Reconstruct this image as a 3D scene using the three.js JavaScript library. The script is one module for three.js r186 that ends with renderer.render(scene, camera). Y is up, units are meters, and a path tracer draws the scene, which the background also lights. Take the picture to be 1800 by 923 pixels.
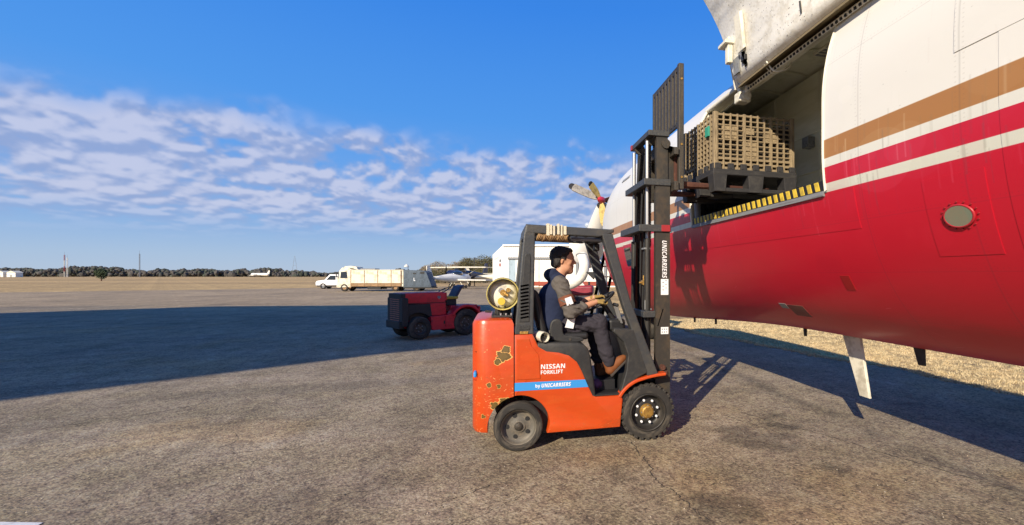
import * as THREE from 'three';
import { RoundedBoxGeometry } from 'three/addons/geometries/RoundedBoxGeometry.js';
import { TextGeometry } from 'three/addons/geometries/TextGeometry.js';
import { FontLoader } from 'three/addons/loaders/FontLoader.js';
import { mergeGeometries, toCreasedNormals } from 'three/addons/utils/BufferGeometryUtils.js';
import { Brush, Evaluator, SUBTRACTION } from 'three-bvh-csg';

/* ---------- camera, sky, sun, exposure ---------- */
const F = 800, CX = 1082, HY = 484, EYE = 1.7;            // focal length, principal column, horizon row (photo pixels), eye height
const THETA = THREE.MathUtils.degToRad(14.2);             // the aircraft's axis against the view direction
const scene = new THREE.Scene();
const camera = new THREE.PerspectiveCamera(2 * Math.atan(461.5 / F) * 180 / Math.PI, 1800 / 923, 0.05, 6000);
camera.position.set(0, EYE, 0);
camera.setViewOffset(1800, 923, 900 - CX, 461.5 - HY, 1800, 923);
camera.updateProjectionMatrix();
const renderer = new THREE.WebGLRenderer({ antialias: true });
renderer.toneMapping = THREE.LinearToneMapping;
renderer.toneMappingExposure = 1.35;
renderer.shadowMap.enabled = true;

const SUN_AZ = THREE.MathUtils.degToRad(24.3), SUN_EL = THREE.MathUtils.degToRad(28);
const sunDir = new THREE.Vector3(-Math.sin(SUN_AZ) * Math.cos(SUN_EL), Math.sin(SUN_EL), Math.cos(SUN_AZ) * Math.cos(SUN_EL));
const sun = new THREE.DirectionalLight(new THREE.Color().setRGB(1.0, 0.87, 0.68), 5);
sun.target.position.set(0, 0, -8); sun.position.copy(sunDir).multiplyScalar(60).add(sun.target.position);
sun.castShadow = true; sun.shadow.mapSize.set(4096, 4096); sun.shadow.bias = -0.0004;
Object.assign(sun.shadow.camera, { left: -45, right: 30, top: 40, bottom: -30, near: 1, far: 160 });
scene.add(sun, sun.target);

let seedState = 7;
function rnd() { seedState = (seedState * 1664525 + 1013904223) >>> 0; return seedState / 4294967296; }
const rr = (a, b) => a + (b - a) * rnd();
function hash2(x, y, s) { let n = Math.imul(x, 374761393) + Math.imul(y, 668265263) + Math.imul(s, 974634777); n = Math.imul(n ^ (n >>> 13), 1274126177); return ((n ^ (n >>> 16)) >>> 0) / 4294967296; }
function vnoise(x, y, s, per = 0) {
  let ix = Math.floor(x), iy = Math.floor(y); const fx = x - ix, fy = y - iy, u = fx * fx * (3 - 2 * fx), v = fy * fy * (3 - 2 * fy);
  const w = (k) => per ? ((k % per) + per) % per : k;
  const a = hash2(w(ix), w(iy), s), b = hash2(w(ix + 1), w(iy), s), c = hash2(w(ix), w(iy + 1), s), d = hash2(w(ix + 1), w(iy + 1), s);
  return a + (b - a) * u + (c - a) * v + (a - b - c + d) * u * v;
}
function fbm(x, y, s, oct = 4, per = 0) { let a = 0.5, t = 0, n = 0; for (let i = 0; i < oct; i++) { t += a * vnoise(x, y, s + i * 17, per); n += a; a *= 0.5; x *= 2; y *= 2; per *= 2; } return t / n; }
const clamp = (x, a = 0, b = 1) => Math.min(b, Math.max(a, x));
const sstep = (a, b, x) => { const t = clamp((x - a) / (b - a)); return t * t * (3 - 2 * t); };
const mix = (a, b, t) => a + (b - a) * t;

function makeSky() {                                       // air and a broken high cloud layer that ends along a line; the same air all round
  const W = 4096, H = 2048, data = new Float32Array(W * H * 4);
  const stops = [[0, .46, .56, .70], [2, .40, .54, .73], [5, .27, .46, .77], [10, .16, .385, .82], [18, .085, .32, .83], [30, .044, .24, .79], [55, .022, .14, .51], [90, .014, .095, .39]];
  const k = 1 / 1.35;
  for (let r = 0; r < H; r++) {
    const el = ((r + .5) / H - .5) * 180, e = Math.max(el, 0); let i = 0; while (i < stops.length - 2 && stops[i + 1][0] < e) i++;
    const A = stops[i], B = stops[i + 1], t = clamp((e - A[0]) / (B[0] - A[0])), air = [1, 2, 3].map((c) => mix(A[c], B[c], t));
    const y = Math.sin(el * Math.PI / 180), cy = Math.cos(el * Math.PI / 180);
    for (let c = 0; c < W; c++) {
      const o = (r * W + c) * 4; let R = air[0], G = air[1], Bl = air[2];
      if (el > .4 && el < 26) {
        const az = (c + .5) / W, B = Math.log(Math.tan(el * Math.PI / 180)) * 1.0 + 8;
        const wob = (fbm(az * 20, B * 1.2, 91, 4, 20) - .5) * 4.2 + (fbm(az * 90, B * 5, 95, 3, 90) - .5) * 3.4;
        const edge = sstep(17.0, 13.6, el + wob) * sstep(3.0, 7.5, el + wob * .25);
        if (edge > 0) {
          const q = fbm(az * 14, B * 1.6, 12, 3, 14), big = fbm(az * 52, B * 3.4, 31, 4, 52), fine = fbm(az * 206 + big * .9, B * 11 + big * 1.2, 53, 5, 206);
          const dens = q * .20 + big * .34 + fine * .60 - .525 + .05 * edge;
          const al = sstep(-.11, .13, dens) * edge;
          const lit = sstep(-.02, .30, dens * .75 + (fine - fbm(az * 206 + big * .9 - .2, B * 11 + big * 1.2 + .5, 53, 3, 206)) * .62 + (big - fbm(az * 52, B * 3.4 + .35, 31, 3, 52)) * .5 + .03);
          const cl = [mix(.32, .62, lit), mix(.40, .64, lit), mix(.65, .80, lit)];
          const aa = al * .80; R = mix(R, cl[0], aa); G = mix(G, cl[1], aa); Bl = mix(Bl, cl[2], aa);
        }
      }
      data[o] = R * k; data[o + 1] = G * k; data[o + 2] = Bl * k; data[o + 3] = 1;
    }
  }
  const t = new THREE.DataTexture(data, W, H, THREE.RGBAFormat, THREE.FloatType);
  t.mapping = THREE.EquirectangularReflectionMapping; t.magFilter = THREE.LinearFilter; t.needsUpdate = true; return t;
}
const skyTex = makeSky();
scene.background = skyTex; scene.environment = skyTex;

/* ---------- helpers ---------- */
const V = (x, y, z) => new THREE.Vector3(x, y, z);
const C = (r, g, b) => new THREE.Color().setRGB(r, g, b);
function at(px, py, d) { return V((px - CX) / F * d, EYE - (py - HY) / F * d, -d); }           // photo pixel and depth to a point
function ground(px, py) { return at(px, py, F * EYE / (py - HY)); }
const used = {};
function numbered(n) { if (!(n in used)) { used[n] = 0; return n; } used[n]++; return n + '_' + String(used[n]).padStart(3, '0'); }
function thing(name, label, category, pos = [0, 0, 0], turn = 0, group) {
  const o = new THREE.Group(); o.name = numbered(name); o.position.set(...pos); o.rotation.y = turn;
  o.userData = { label, category }; if (group) o.userData.group = group; scene.add(o); return o;
}
function mesh(name, geo, mat, parent, label) {
  const m = new THREE.Mesh(geo, mat); m.name = name; m.castShadow = m.receiveShadow = true; if (label) m.userData.label = label;
  if (parent) parent.add(m); return m;
}
function solo(name, geo, mat, label, category, group) { const m = mesh(numbered(name), geo, mat); m.userData = { label, category }; if (group) m.userData.group = group; scene.add(m); return m; }
function structure(name, geo, mat) { const m = mesh(numbered(name), geo, mat); m.userData.kind = 'structure'; scene.add(m); return m; }
function clone(root, label) { const r = root.clone(); r.name = numbered(root.name.replace(/_\d{3}$/, '')); r.userData = { ...root.userData }; if (label) r.userData.label = label; scene.add(r); return r; }
const plain = (g) => { g = g.index ? g.toNonIndexed() : g; for (const k of Object.keys(g.attributes)) if (!['position', 'normal', 'uv'].includes(k)) g.deleteAttribute(k); if (!g.attributes.normal) g.computeVertexNormals(); if (!g.attributes.uv) g.setAttribute('uv', new THREE.Float32BufferAttribute(new Float32Array(g.attributes.position.count * 2), 2)); return g; };
const join = (...gs) => mergeGeometries(gs.flat().map(plain));
const bx = (x0, x1, y0, y1, z0, z1) => new THREE.BoxGeometry(Math.abs(x1 - x0), Math.abs(y1 - y0), Math.abs(z1 - z0)).translate((x0 + x1) / 2, (y0 + y1) / 2, (z0 + z1) / 2);
const rb = (x0, x1, y0, y1, z0, z1, r = .01) => new RoundedBoxGeometry(Math.abs(x1 - x0), Math.abs(y1 - y0), Math.abs(z1 - z0), 2, Math.min(r, Math.abs(x1 - x0) * .49, Math.abs(y1 - y0) * .49, Math.abs(z1 - z0) * .49)).translate((x0 + x1) / 2, (y0 + y1) / 2, (z0 + z1) / 2);
function bar(p, q, r = .01, r2 = r, seg = 10) {
  p = V(...p); q = V(...q); const g = new THREE.CylinderGeometry(r2, r, p.distanceTo(q), seg); g.translate(0, p.distanceTo(q) / 2, 0);
  g.applyQuaternion(new THREE.Quaternion().setFromUnitVectors(V(0, 1, 0), q.clone().sub(p).normalize())); return g.translate(p.x, p.y, p.z);
}
function beam(p, q, w, h, up = [0, 1, 0]) {                // a square bar from p to q
  p = V(...p); q = V(...q); const d = q.clone().sub(p), L = d.length(); d.normalize(); const s = V(...up).cross(d).normalize(), u = d.clone().cross(s);
  const g = new RoundedBoxGeometry(L, h, w, 1, Math.min(w, h) * .12); return g.applyMatrix4(new THREE.Matrix4().makeBasis(d, u, s)).translate((p.x + q.x) / 2, (p.y + q.y) / 2, (p.z + q.z) / 2);
}
function tube(pts, r = .01, seg = 24, rad = 8, closed = false) { return new THREE.TubeGeometry(new THREE.CatmullRomCurve3(pts.map((p) => V(...p)), closed), seg, r, rad, closed); }
function shape(pts) { const s = new THREE.Shape(); pts.forEach((p, i) => i ? s.lineTo(p[0], p[1]) : s.moveTo(p[0], p[1])); s.closePath(); return s; }
function smoothPts(pts, n = 60) { return new THREE.SplineCurve(pts.map((p) => new THREE.Vector2(...p))).getPoints(n).map((p) => [p.x, p.y]); }
function ext(pts, z0, z1, bevel = .006, holes) {
  const s = pts.isShape ? pts : shape(pts); if (holes) for (const h of holes) s.holes.push(new THREE.Path(h.map((p) => new THREE.Vector2(...p))));
  const g = new THREE.ExtrudeGeometry(s, { depth: Math.max(1e-3, z1 - z0 - 2 * bevel), bevelEnabled: bevel > 0, bevelThickness: bevel, bevelSize: bevel, bevelOffset: -bevel, bevelSegments: 2, curveSegments: 12 });
  return g.translate(0, 0, z0 + bevel);
}
const disc = (r, h, seg = 24) => new THREE.CylinderGeometry(r, r, h, seg);
const lathe = (pts, seg = 32) => new THREE.LatheGeometry(pts.map((p) => new THREE.Vector2(...p)), seg);
function circlePts(cx, cy, r, a0, a1, n = 16) { const o = []; for (let i = 0; i <= n; i++) { const a = (a0 + (a1 - a0) * i / n) * Math.PI / 180; o.push([cx + r * Math.cos(a), cy + r * Math.sin(a)]); } return o; }
function roundRect(x0, x1, y0, y1, r, n = 5) { return [...circlePts(x1 - r, y1 - r, r, 0, 90, n), ...circlePts(x0 + r, y1 - r, r, 90, 180, n), ...circlePts(x0 + r, y0 + r, r, 180, 270, n), ...circlePts(x1 - r, y0 + r, r, 270, 360, n)]; }
const csg = new Evaluator(); csg.useGroups = false;
function cut(geo, ...cutters) { let a = new Brush(plain(geo)); a.updateMatrixWorld(); for (const c of cutters) { const b = new Brush(plain(c)); b.updateMatrixWorld(); a = csg.evaluate(a, b, SUBTRACTION); } return a.geometry; }

function dataTex(size, fn, srgb = true, repeat = 1) {
  const d = new Uint8Array(size * size * 4); let o = 0;
  for (let y = 0; y < size; y++) for (let x = 0; x < size; x++) { const c = fn(x / size, y / size); d[o++] = clamp(c[0]) * 255; d[o++] = clamp(c[1]) * 255; d[o++] = clamp(c[2]) * 255; d[o++] = 255; }
  const t = new THREE.DataTexture(d, size, size); t.wrapS = t.wrapT = THREE.RepeatWrapping; t.magFilter = THREE.LinearFilter; t.minFilter = THREE.LinearMipmapLinearFilter; t.generateMipmaps = true;
  if (srgb) t.colorSpace = THREE.SRGBColorSpace; t.repeat.set(repeat, repeat); t.needsUpdate = true; return t;
}
const grainTex = dataTex(256, (u, v) => { const n = fbm(u * 8, v * 8, 3, 5, 8); return [n, n, n]; }, false);
function grain(rep) { const t = grainTex.clone(); t.repeat.set(rep, rep); t.needsUpdate = true; return t; }
function worn(hex, dirt, amount = .35, seed = 1, scale = 6) {                  // paint with blotches and specks of another colour
  const a = new THREE.Color(hex), b = new THREE.Color(dirt); a.convertLinearToSRGB(); b.convertLinearToSRGB();
  return dataTex(256, (u, v) => { const n = fbm(u * scale, v * scale, seed, 5, scale), m = fbm(u * scale * 5, v * scale * 5, seed + 40, 3, scale * 5); const t = amount * sstep(.42, .72, n * .65 + m * .35) + .06 * (m - .5); return [mix(a.r, b.r, t), mix(a.g, b.g, t), mix(a.b, b.b, t)]; });
}
const std = (color, roughness = .6, metalness = 0, extra = {}) => new THREE.MeshStandardMaterial({ color, roughness, metalness, ...extra });
const wornMat = (hex, dirt, amount, seed, rough = .6, metal = 0, scale = 6, bump = .0015) => std(0xffffff, rough, metal, { map: worn(hex, dirt, amount, seed, scale), bumpMap: grain(6), bumpScale: bump });
const M = {
  black: std(C(.012, .012, .013), .55), rubber: wornMat(0x2a2826, 0x5d564b, .7, 5, .92), rubberDark: std(C(.016, .016, .017), .9),
  steel: wornMat(0x3b3833, 0x56493a, .7, 9, .55, .25), steelDark: wornMat(0x2c2b2a, 0x4a4238, .55, 11, .5, .2), rust: wornMat(0x4a2a20, 0x6b4632, .8, 13, .8),
  frame: wornMat(0x3b3d3f, 0x575248, .5, 15, .5, .1), chrome: std(C(.42, .42, .42), .42, .7), brass: wornMat(0xb08a45, 0x7b5b2c, .8, 17, .45, .5),
  white: wornMat(0xe9e6da, 0xb9b19d, .5, 19, .5), offwhite: wornMat(0xd9d5c4, 0x99917f, .6, 21, .6), grey: wornMat(0x84878a, 0x5c5a55, .6, 23, .6), plasticGrey: wornMat(0x28292a, 0x44413b, .5, 25, .6),
  glass: new THREE.MeshPhysicalMaterial({ color: C(.02, .025, .03), roughness: .06, metalness: 0, clearcoat: 1, clearcoatRoughness: .04 }),
  yellow: std(C(.62, .43, .04), .6), blue: std(C(.03, .25, .62), .55), label: std(C(.75, .76, .78), .6), red: std(C(.30, .02, .025), .5),
  rope: wornMat(0x9a7a52, 0x5d4630, .8, 27, .95), cloth: wornMat(0xd8cfb8, 0xa99c80, .6, 29, .95),
};
const font = await new FontLoader().loadAsync('fonts/droid/droid_sans_bold.typeface.json');
function text(str, size, depth = .002, stretch = 1) { const g = new TextGeometry(str, { font, size, depth, curveSegments: 3 }); g.scale(stretch, 1, 1); return g; }

/* ---------- ground ---------- */
const asphaltTex = dataTex(1024, (u, v) => {
  const n = fbm(u * 6, v * 6, 101, 4, 6), m = fbm(u * 48, v * 48, 131, 3, 48), g = hash2(Math.floor(u * 1024), Math.floor(v * 1024), 7), st = fbm(u * 170, v * 170, 151, 2, 170);
  let t = .84 + (n - .5) * .20 + (m - .5) * .34 + (g - .5) * .24 + (st - .5) * .50; const pit = sstep(.70, .80, fbm(u * 140, v * 140, 171, 2, 140)); t *= 1 - .3 * pit; const pale = sstep(.76, .84, fbm(u * 110, v * 110, 191, 2, 110)); t += .22 * pale;
  return [t, t * (.955 + (m - .5) * .05), t * (.885 + (n - .5) * .08)];
});
const asphaltBump = dataTex(512, (u, v) => { const n = fbm(u * 90, v * 90, 151, 3, 90); return [n, n, n]; }, false);
asphaltTex.repeat.set(1 / 2.6, 1 / 2.6); asphaltBump.repeat.set(1 / 1.3, 1 / 1.3);
const cosT = Math.cos(THETA), sinT = Math.sin(THETA);
const toUW = (x, d) => [-sinT * x + cosT * d, cosT * x + sinT * d];
const fromUW = (u, w) => [cosT * w - sinT * u, cosT * u + sinT * w];       // x, depth
const edgeW = (u) => 7.3 - .21 * clamp(u - 4.9, -3, 9.5) + .35 * (fbm(u * .9, 3, 61, 4) - .5) * 2 + .12 * (fbm(u * 6, 9, 63, 2) - .5);
function groundTint(x, d) {                                              // stains, dusty tracks, worn grey patches, oil
  const [u, w] = toUW(x, d); let r = .362, g = .318, b = .245;
  const n1 = fbm(x * .22 + 9, d * .22, 211, 4), n2 = fbm(x * .9, d * .9 + 4, 223, 4), n3 = fbm(x * 3.2, d * 3.2, 227, 3);
  let t = 1 + (n1 - .5) * .55 + (n2 - .5) * .5 + (n3 - .5) * .3;
  const greyer = sstep(.46, .66, fbm(x * .35 + 40, d * .35, 233, 4)); r = mix(r, .31, greyer * .6); g = mix(g, .268, greyer * .6); b = mix(b, .225, greyer * .6);
  const rust = sstep(.6, .75, fbm(x * .8 + 70, d * .8, 241, 4)); r *= 1 + .07 * rust; b *= 1 - .12 * rust;
  const dust = sstep(22, 25, d + 9 * (n1 - .5)); r = mix(r, .46, dust * .8); g = mix(g, .37, dust * .8); b = mix(b, .25, dust * .8);
  const tr = fbm(w * 3.4 + .35 * fbm(u * .25, w * .3, 251, 2), u * .1, 257, 3); t *= 1 - .13 * sstep(.54, .70, tr) * (.5 + n2);        // tyre tracks along the parked aircraft
  const tr2 = fbm((x * .35 - d) * 1.4, x * .12 + 5, 263, 3); t *= 1 - .24 * sstep(.58, .72, tr2) * sstep(26, 8, d) * sstep(1, -3, x);
  const oil = sstep(.66, .72, fbm(x * 1.5 + 13, d * 1.5 + 21, 271, 4)) * sstep(-.8, .4, x) * sstep(9, 5, d); t *= 1 - .45 * oil;
  const seam = Math.exp(-(((w - 3.9 - .05 * Math.sin(u * 3)) / .11) ** 2)) * sstep(.40, .6, n3 * .6 + n2 * .5); t *= 1 - .5 * seam;
  t *= .97; return [r * t, g * t, b * t];
}
function sheet(xs, ds, yf, keep) {
  const nx = xs.length, pos = [], col = [], uv = [], idx = [];
  ds.forEach((d) => xs.forEach((k) => { const x = k * (d + 4); pos.push(x, yf(x, d), -d); const c = groundTint(x, d); col.push(c[0], c[1], c[2]); uv.push(x, d); }));
  for (let j = 0; j < ds.length - 1; j++) for (let i = 0; i < nx - 1; i++) {
    const q = [j * nx + i, j * nx + i + 1, (j + 1) * nx + i + 1, (j + 1) * nx + i];
    if (keep && !q.every((k) => keep(pos[k * 3], -pos[k * 3 + 2]))) continue; idx.push(q[0], q[1], q[2], q[0], q[2], q[3]);
  }
  const g = new THREE.BufferGeometry(); g.setAttribute('position', new THREE.Float32BufferAttribute(pos, 3)); g.setAttribute('color', new THREE.Float32BufferAttribute(col, 3)); g.setAttribute('uv', new THREE.Float32BufferAttribute(uv, 2)); g.setIndex(idx); g.computeVertexNormals(); return g;
}
{
  const xs = [], ds = []; for (let i = 0; i <= 340; i++) xs.push(-2.0 + 3.6 * i / 340);
  for (let i = 0, d = .4; d < 92; i++) { ds.push(d); d += Math.max(.035, .0085 * (d + 3)); }
  const apronMat = std(0xffffff, .93, 0, { vertexColors: true, map: asphaltTex, bumpMap: asphaltBump, bumpScale: .006 });
  const keep = (x, d) => { const [u, w] = toUW(x, d); return w < edgeW(u) && d < 66 + 12 * fbm(x * .06, 1, 81, 3) + Math.min(0, x + 22) * .62; };
  const apron = structure('apron', sheet(xs, ds, () => 0, keep), apronMat);
  // cracks filled with dark dirt
  const crackMat = std(C(.05, .042, .035), 1);
  function crack(pts, w0) {
    const pos = [], idx = []; const P = []; for (let i = 0; i < pts.length - 1; i++) for (let k = 0; k < 14; k++) { const t = k / 14; P.push([mix(pts[i][0], pts[i + 1][0], t), mix(pts[i][1], pts[i + 1][1], t)]); }
    let jx = 0, jd = 0; P.forEach((p, i) => { jx = jx * .8 + rr(-.014, .014); jd = jd * .8 + rr(-.012, .012); const w = w0 * rr(.25, 1.25); pos.push(p[0] + jx - w, .004, -(p[1] + jd), p[0] + jx + w, .004, -(p[1] + jd + rr(-.006, .006))); if (i) { const a = 2 * i; idx.push(a - 2, a - 1, a, a, a - 1, a + 1); } });
    const g = new THREE.BufferGeometry(); g.setAttribute('position', new THREE.Float32BufferAttribute(pos, 3)); g.setIndex(idx); g.computeVertexNormals(); mesh('crack', g, crackMat, apron);
  }
  const gp = (px, py) => { const p = ground(px, py); return [p.x, -p.z]; };
  crack([gp(1112, 778), gp(1128, 800), gp(1140, 818), gp(1150, 838), gp(1172, 858), gp(1190, 872), gp(1222, 893), gp(1255, 922)], .006);
  crack([gp(1300, 725), gp(1420, 757), gp(1530, 790), gp(1640, 822), gp(1800, 868)], .006);
  crack([gp(1230, 712), gp(1290, 735), gp(1400, 772)], .004);
  crack([gp(0, 762), gp(120, 748), gp(260, 728), gp(400, 702)], .008);
  for (let i = 0; i < 26; i++) { const d = 2.1 + 5 * rnd() ** 1.5, x = rr(-1.1, .9) * d, a = rr(-.9, .9), L = rr(.3, 1.1), q = []; for (let k = 0; k < 5; k++) q.push([x + L * k / 4 * Math.cos(a) + rr(-.05, .05), d + L * k / 4 * Math.sin(a) + rr(-.05, .05)]); if (q.every(([xx, dd]) => keep(xx, dd))) crack(q, rr(.0012, .003)); }
  // pale pebbles lying on the apron
  const peb = new THREE.DodecahedronGeometry(1, 0), im = new THREE.InstancedMesh(peb, std(C(.30, .26, .21), .9), 3200), m4 = new THREE.Matrix4();
  for (let i = 0; i < 3200; i++) { const d = 1.9 + 11 * rnd() * rnd(), x = rr(-1.4, .95) * d, s = .0014 + .0042 * rnd() ** 4; m4.compose(V(x, s * .5, -d), new THREE.Quaternion().setFromEuler(new THREE.Euler(rr(0, 6), rr(0, 6), rr(0, 6))), V(s * rr(.8, 1.6), s * .7, s)); im.setMatrixAt(i, m4); im.setColorAt(i, C(1, 1, 1).multiplyScalar(rr(.35, 1.5))); }
  im.name = 'loose_grit'; im.userData = { kind: 'stuff', label: 'loose grit scattered over the asphalt apron', category: 'grit' }; im.castShadow = im.receiveShadow = true; scene.add(im);
  // worn white painted mark
  const c0 = gp(0, 921), c1 = gp(80, 918); const pm = ext([[c0[0] - .6, c0[1] - .5], [c0[0] - .2, c0[1] + .02], [c1[0], c1[1] - .015], [c1[0] + .05, c1[1] - .2], [c0[0] + .1, c0[1] - .5]], 0, .002, 0).rotateX(-Math.PI / 2).translate(0, .004, 0);
  mesh('painted_mark', pm, wornMat(0xc9ccd0, 0x8d8a83, .8, 35, .85), apron);
}
const bankY = (u, w) => { const e = w - edgeW(u); return -.012 - .78 * sstep(-.05, 1.9, e) * sstep(34, 18, e) * sstep(56, 40, u) + .05 * (fbm(u * 1.1, w * 1.1, 321, 3) - .5) * sstep(.1, 1, e); };
{ // dry grass field out to the horizon
  const tex = dataTex(512, (u, v) => { const n = fbm(u * 5, v * 5, 301, 5, 5), m = fbm(u * 60, v * 60, 307, 3, 60); const t = .72 + (n - .5) * .5 + (m - .5) * .45; return [t * .90, t * .75, t * .49]; });
  tex.repeat.set(1 / 9, 1 / 9);
  const xs = [], ds = []; const pos = [], uv = [], idx = [], col = [];
  for (let i = 0; i <= 120; i++) xs.push(-3 + 6 * i / 120);
  for (let d = -60; d < 3200; d += d < 60 ? 4 : d * .08) ds.push(d);
  ds.forEach((d) => xs.forEach((k) => { const x = k * (Math.abs(d) + 30); const [bu, bw] = toUW(x, d), low = bw > 1 && bw < 36 && bu > -14 && bu < 52; pos.push(x, low ? -1.5 : -.03, -d); uv.push(x, d); const n = fbm(x * .02, d * .045, 311, 4), q = fbm(x * .004, d * .03, 313, 3), t = .75 + .5 * n; const br = sstep(.5, .62, q); col.push(t * mix(1, .80, br), t * mix(1, .78, br), t * mix(1, .8, br)); }));
  for (let j = 0; j < ds.length - 1; j++) for (let i = 0; i < 120; i++) { const a = j * 121 + i; idx.push(a, a + 1, a + 122, a, a + 122, a + 121); }
  const g = new THREE.BufferGeometry(); g.setAttribute('position', new THREE.Float32BufferAttribute(pos, 3)); g.setAttribute('color', new THREE.Float32BufferAttribute(col, 3)); g.setAttribute('uv', new THREE.Float32BufferAttribute(uv, 2)); g.setIndex(idx); g.computeVertexNormals();
  const fieldMat = std(0xffffff, .97, 0, { map: tex, vertexColors: true, bumpMap: grain(1), bumpScale: .03 });
  structure('grass_field', g, fieldMat);
  { const P = [], U = [], K = [], I = [], nu = 150, nw = 64; for (let j = 0; j <= nu; j++) for (let i = 0; i <= nw; i++) { const u = -18 + 76 * j / nu, w = edgeW(u) - .35 + 40 * (i / nw) ** 2, [x, d] = fromUW(u, w), n = .8 + .4 * fbm(u * .7, w * .7, 323, 4); P.push(x, bankY(u, w), -d); U.push(x, d); const dirt = sstep(.45, -.1, w - edgeW(u)); K.push(n * mix(1, .38, dirt), n * mix(1, .38, dirt), n * mix(1, .42, dirt)); if (j && i) { const a = j * (nw + 1) + i; I.push(a, a - nw - 1, a - nw - 2, a, a - nw - 2, a - 1); } } const gb = new THREE.BufferGeometry(); gb.setAttribute('position', new THREE.Float32BufferAttribute(P, 3)); gb.setAttribute('color', new THREE.Float32BufferAttribute(K, 3)); gb.setAttribute('uv', new THREE.Float32BufferAttribute(U, 2)); gb.setIndex(I); gb.computeVertexNormals(); structure('grass_bank', gb, fieldMat); }
  // short straw blades along the apron edge beyond the aircraft
  const tuft = []; for (let i = 0; i < 9; i++) { const a = rr(0, 6.28), h = rr(.03, .075), l = rr(.01, .045), x = rr(-.04, .04), z = rr(-.04, .04), w = .0035; tuft.push(x - w * Math.cos(a), 0, z - w * Math.sin(a), x + w * Math.cos(a), 0, z + w * Math.sin(a), x + l * Math.sin(a), h, z + l * Math.cos(a)); }
  const tg = new THREE.BufferGeometry(); tg.setAttribute('position', new THREE.Float32BufferAttribute(tuft, 3)); tg.computeVertexNormals();
  const N = 42000, im = new THREE.InstancedMesh(tg, std(C(.62, .50, .29), .95, 0, { side: THREE.DoubleSide }), N), m4 = new THREE.Matrix4();
  for (let i = 0; i < N; i++) { const u = -2 + 26 * rnd(), e = edgeW(u), w = e - .12 + 13 * rnd() ** 1.5, [x, d] = fromUW(u, w), s = rr(.6, 1.25) * (w < e + .5 ? .8 : 1); m4.compose(V(x, bankY(u, w) - .004, -d), new THREE.Quaternion().setFromAxisAngle(V(0, 1, 0), rr(0, 6.28)), V(s * 1.5, s, s * 1.5)); im.setMatrixAt(i, m4); im.setColorAt(i, C(1, 1, 1).multiplyScalar(rr(.55, 1.35))); }
  im.name = 'dry_grass'; im.userData = { kind: 'stuff', label: 'dry straw coloured grass beyond the edge of the apron', category: 'grass' }; im.castShadow = im.receiveShadow = true; scene.add(im);
}

/* ---------- the tall open shelter outside the frame whose shadow lies over the apron ---------- */
{
  const k = 1 / Math.tan(SUN_EL), Hs = 12.5, sx = Hs * k * Math.sin(SUN_AZ), sd = Hs * k * Math.cos(SUN_AZ);
  const shadow = [[-13.5, -1], [-8.32, 6.15], [-5.05, 9.8], [-3.45, 11.1], [-1.9, 12.6], [-5.4, 25.6], [-13, 25.4], [-22.2, 24.3], [-27, 20.5], [-40, 12], [-42, -1]];
  const roof = shadow.map(([x, d]) => [x - sx, d - sd]);
  const t = thing('open_shelter', 'tall open sided aircraft shelter whose flat roof shades the apron', 'shelter');
  const steel = std(C(.5, .5, .5), .5);
  mesh('roof', ext(roof.map(([x, d]) => [x, d]), 0, .35, 0).rotateX(-Math.PI / 2).translate(0, Hs, 0), steel, t);
  for (const i of [5, 6, 7, 8, 9, 10]) { const [x, d] = roof[i], cx = -22 - sx, cd = 12 - sd, px = mix(x, cx, .16), pd = mix(d, cd, .16); mesh('post', bx(px - .2, px + .2, -.02, Hs + .05, -pd - .2, -pd + .2), steel, t); }
}

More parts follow.
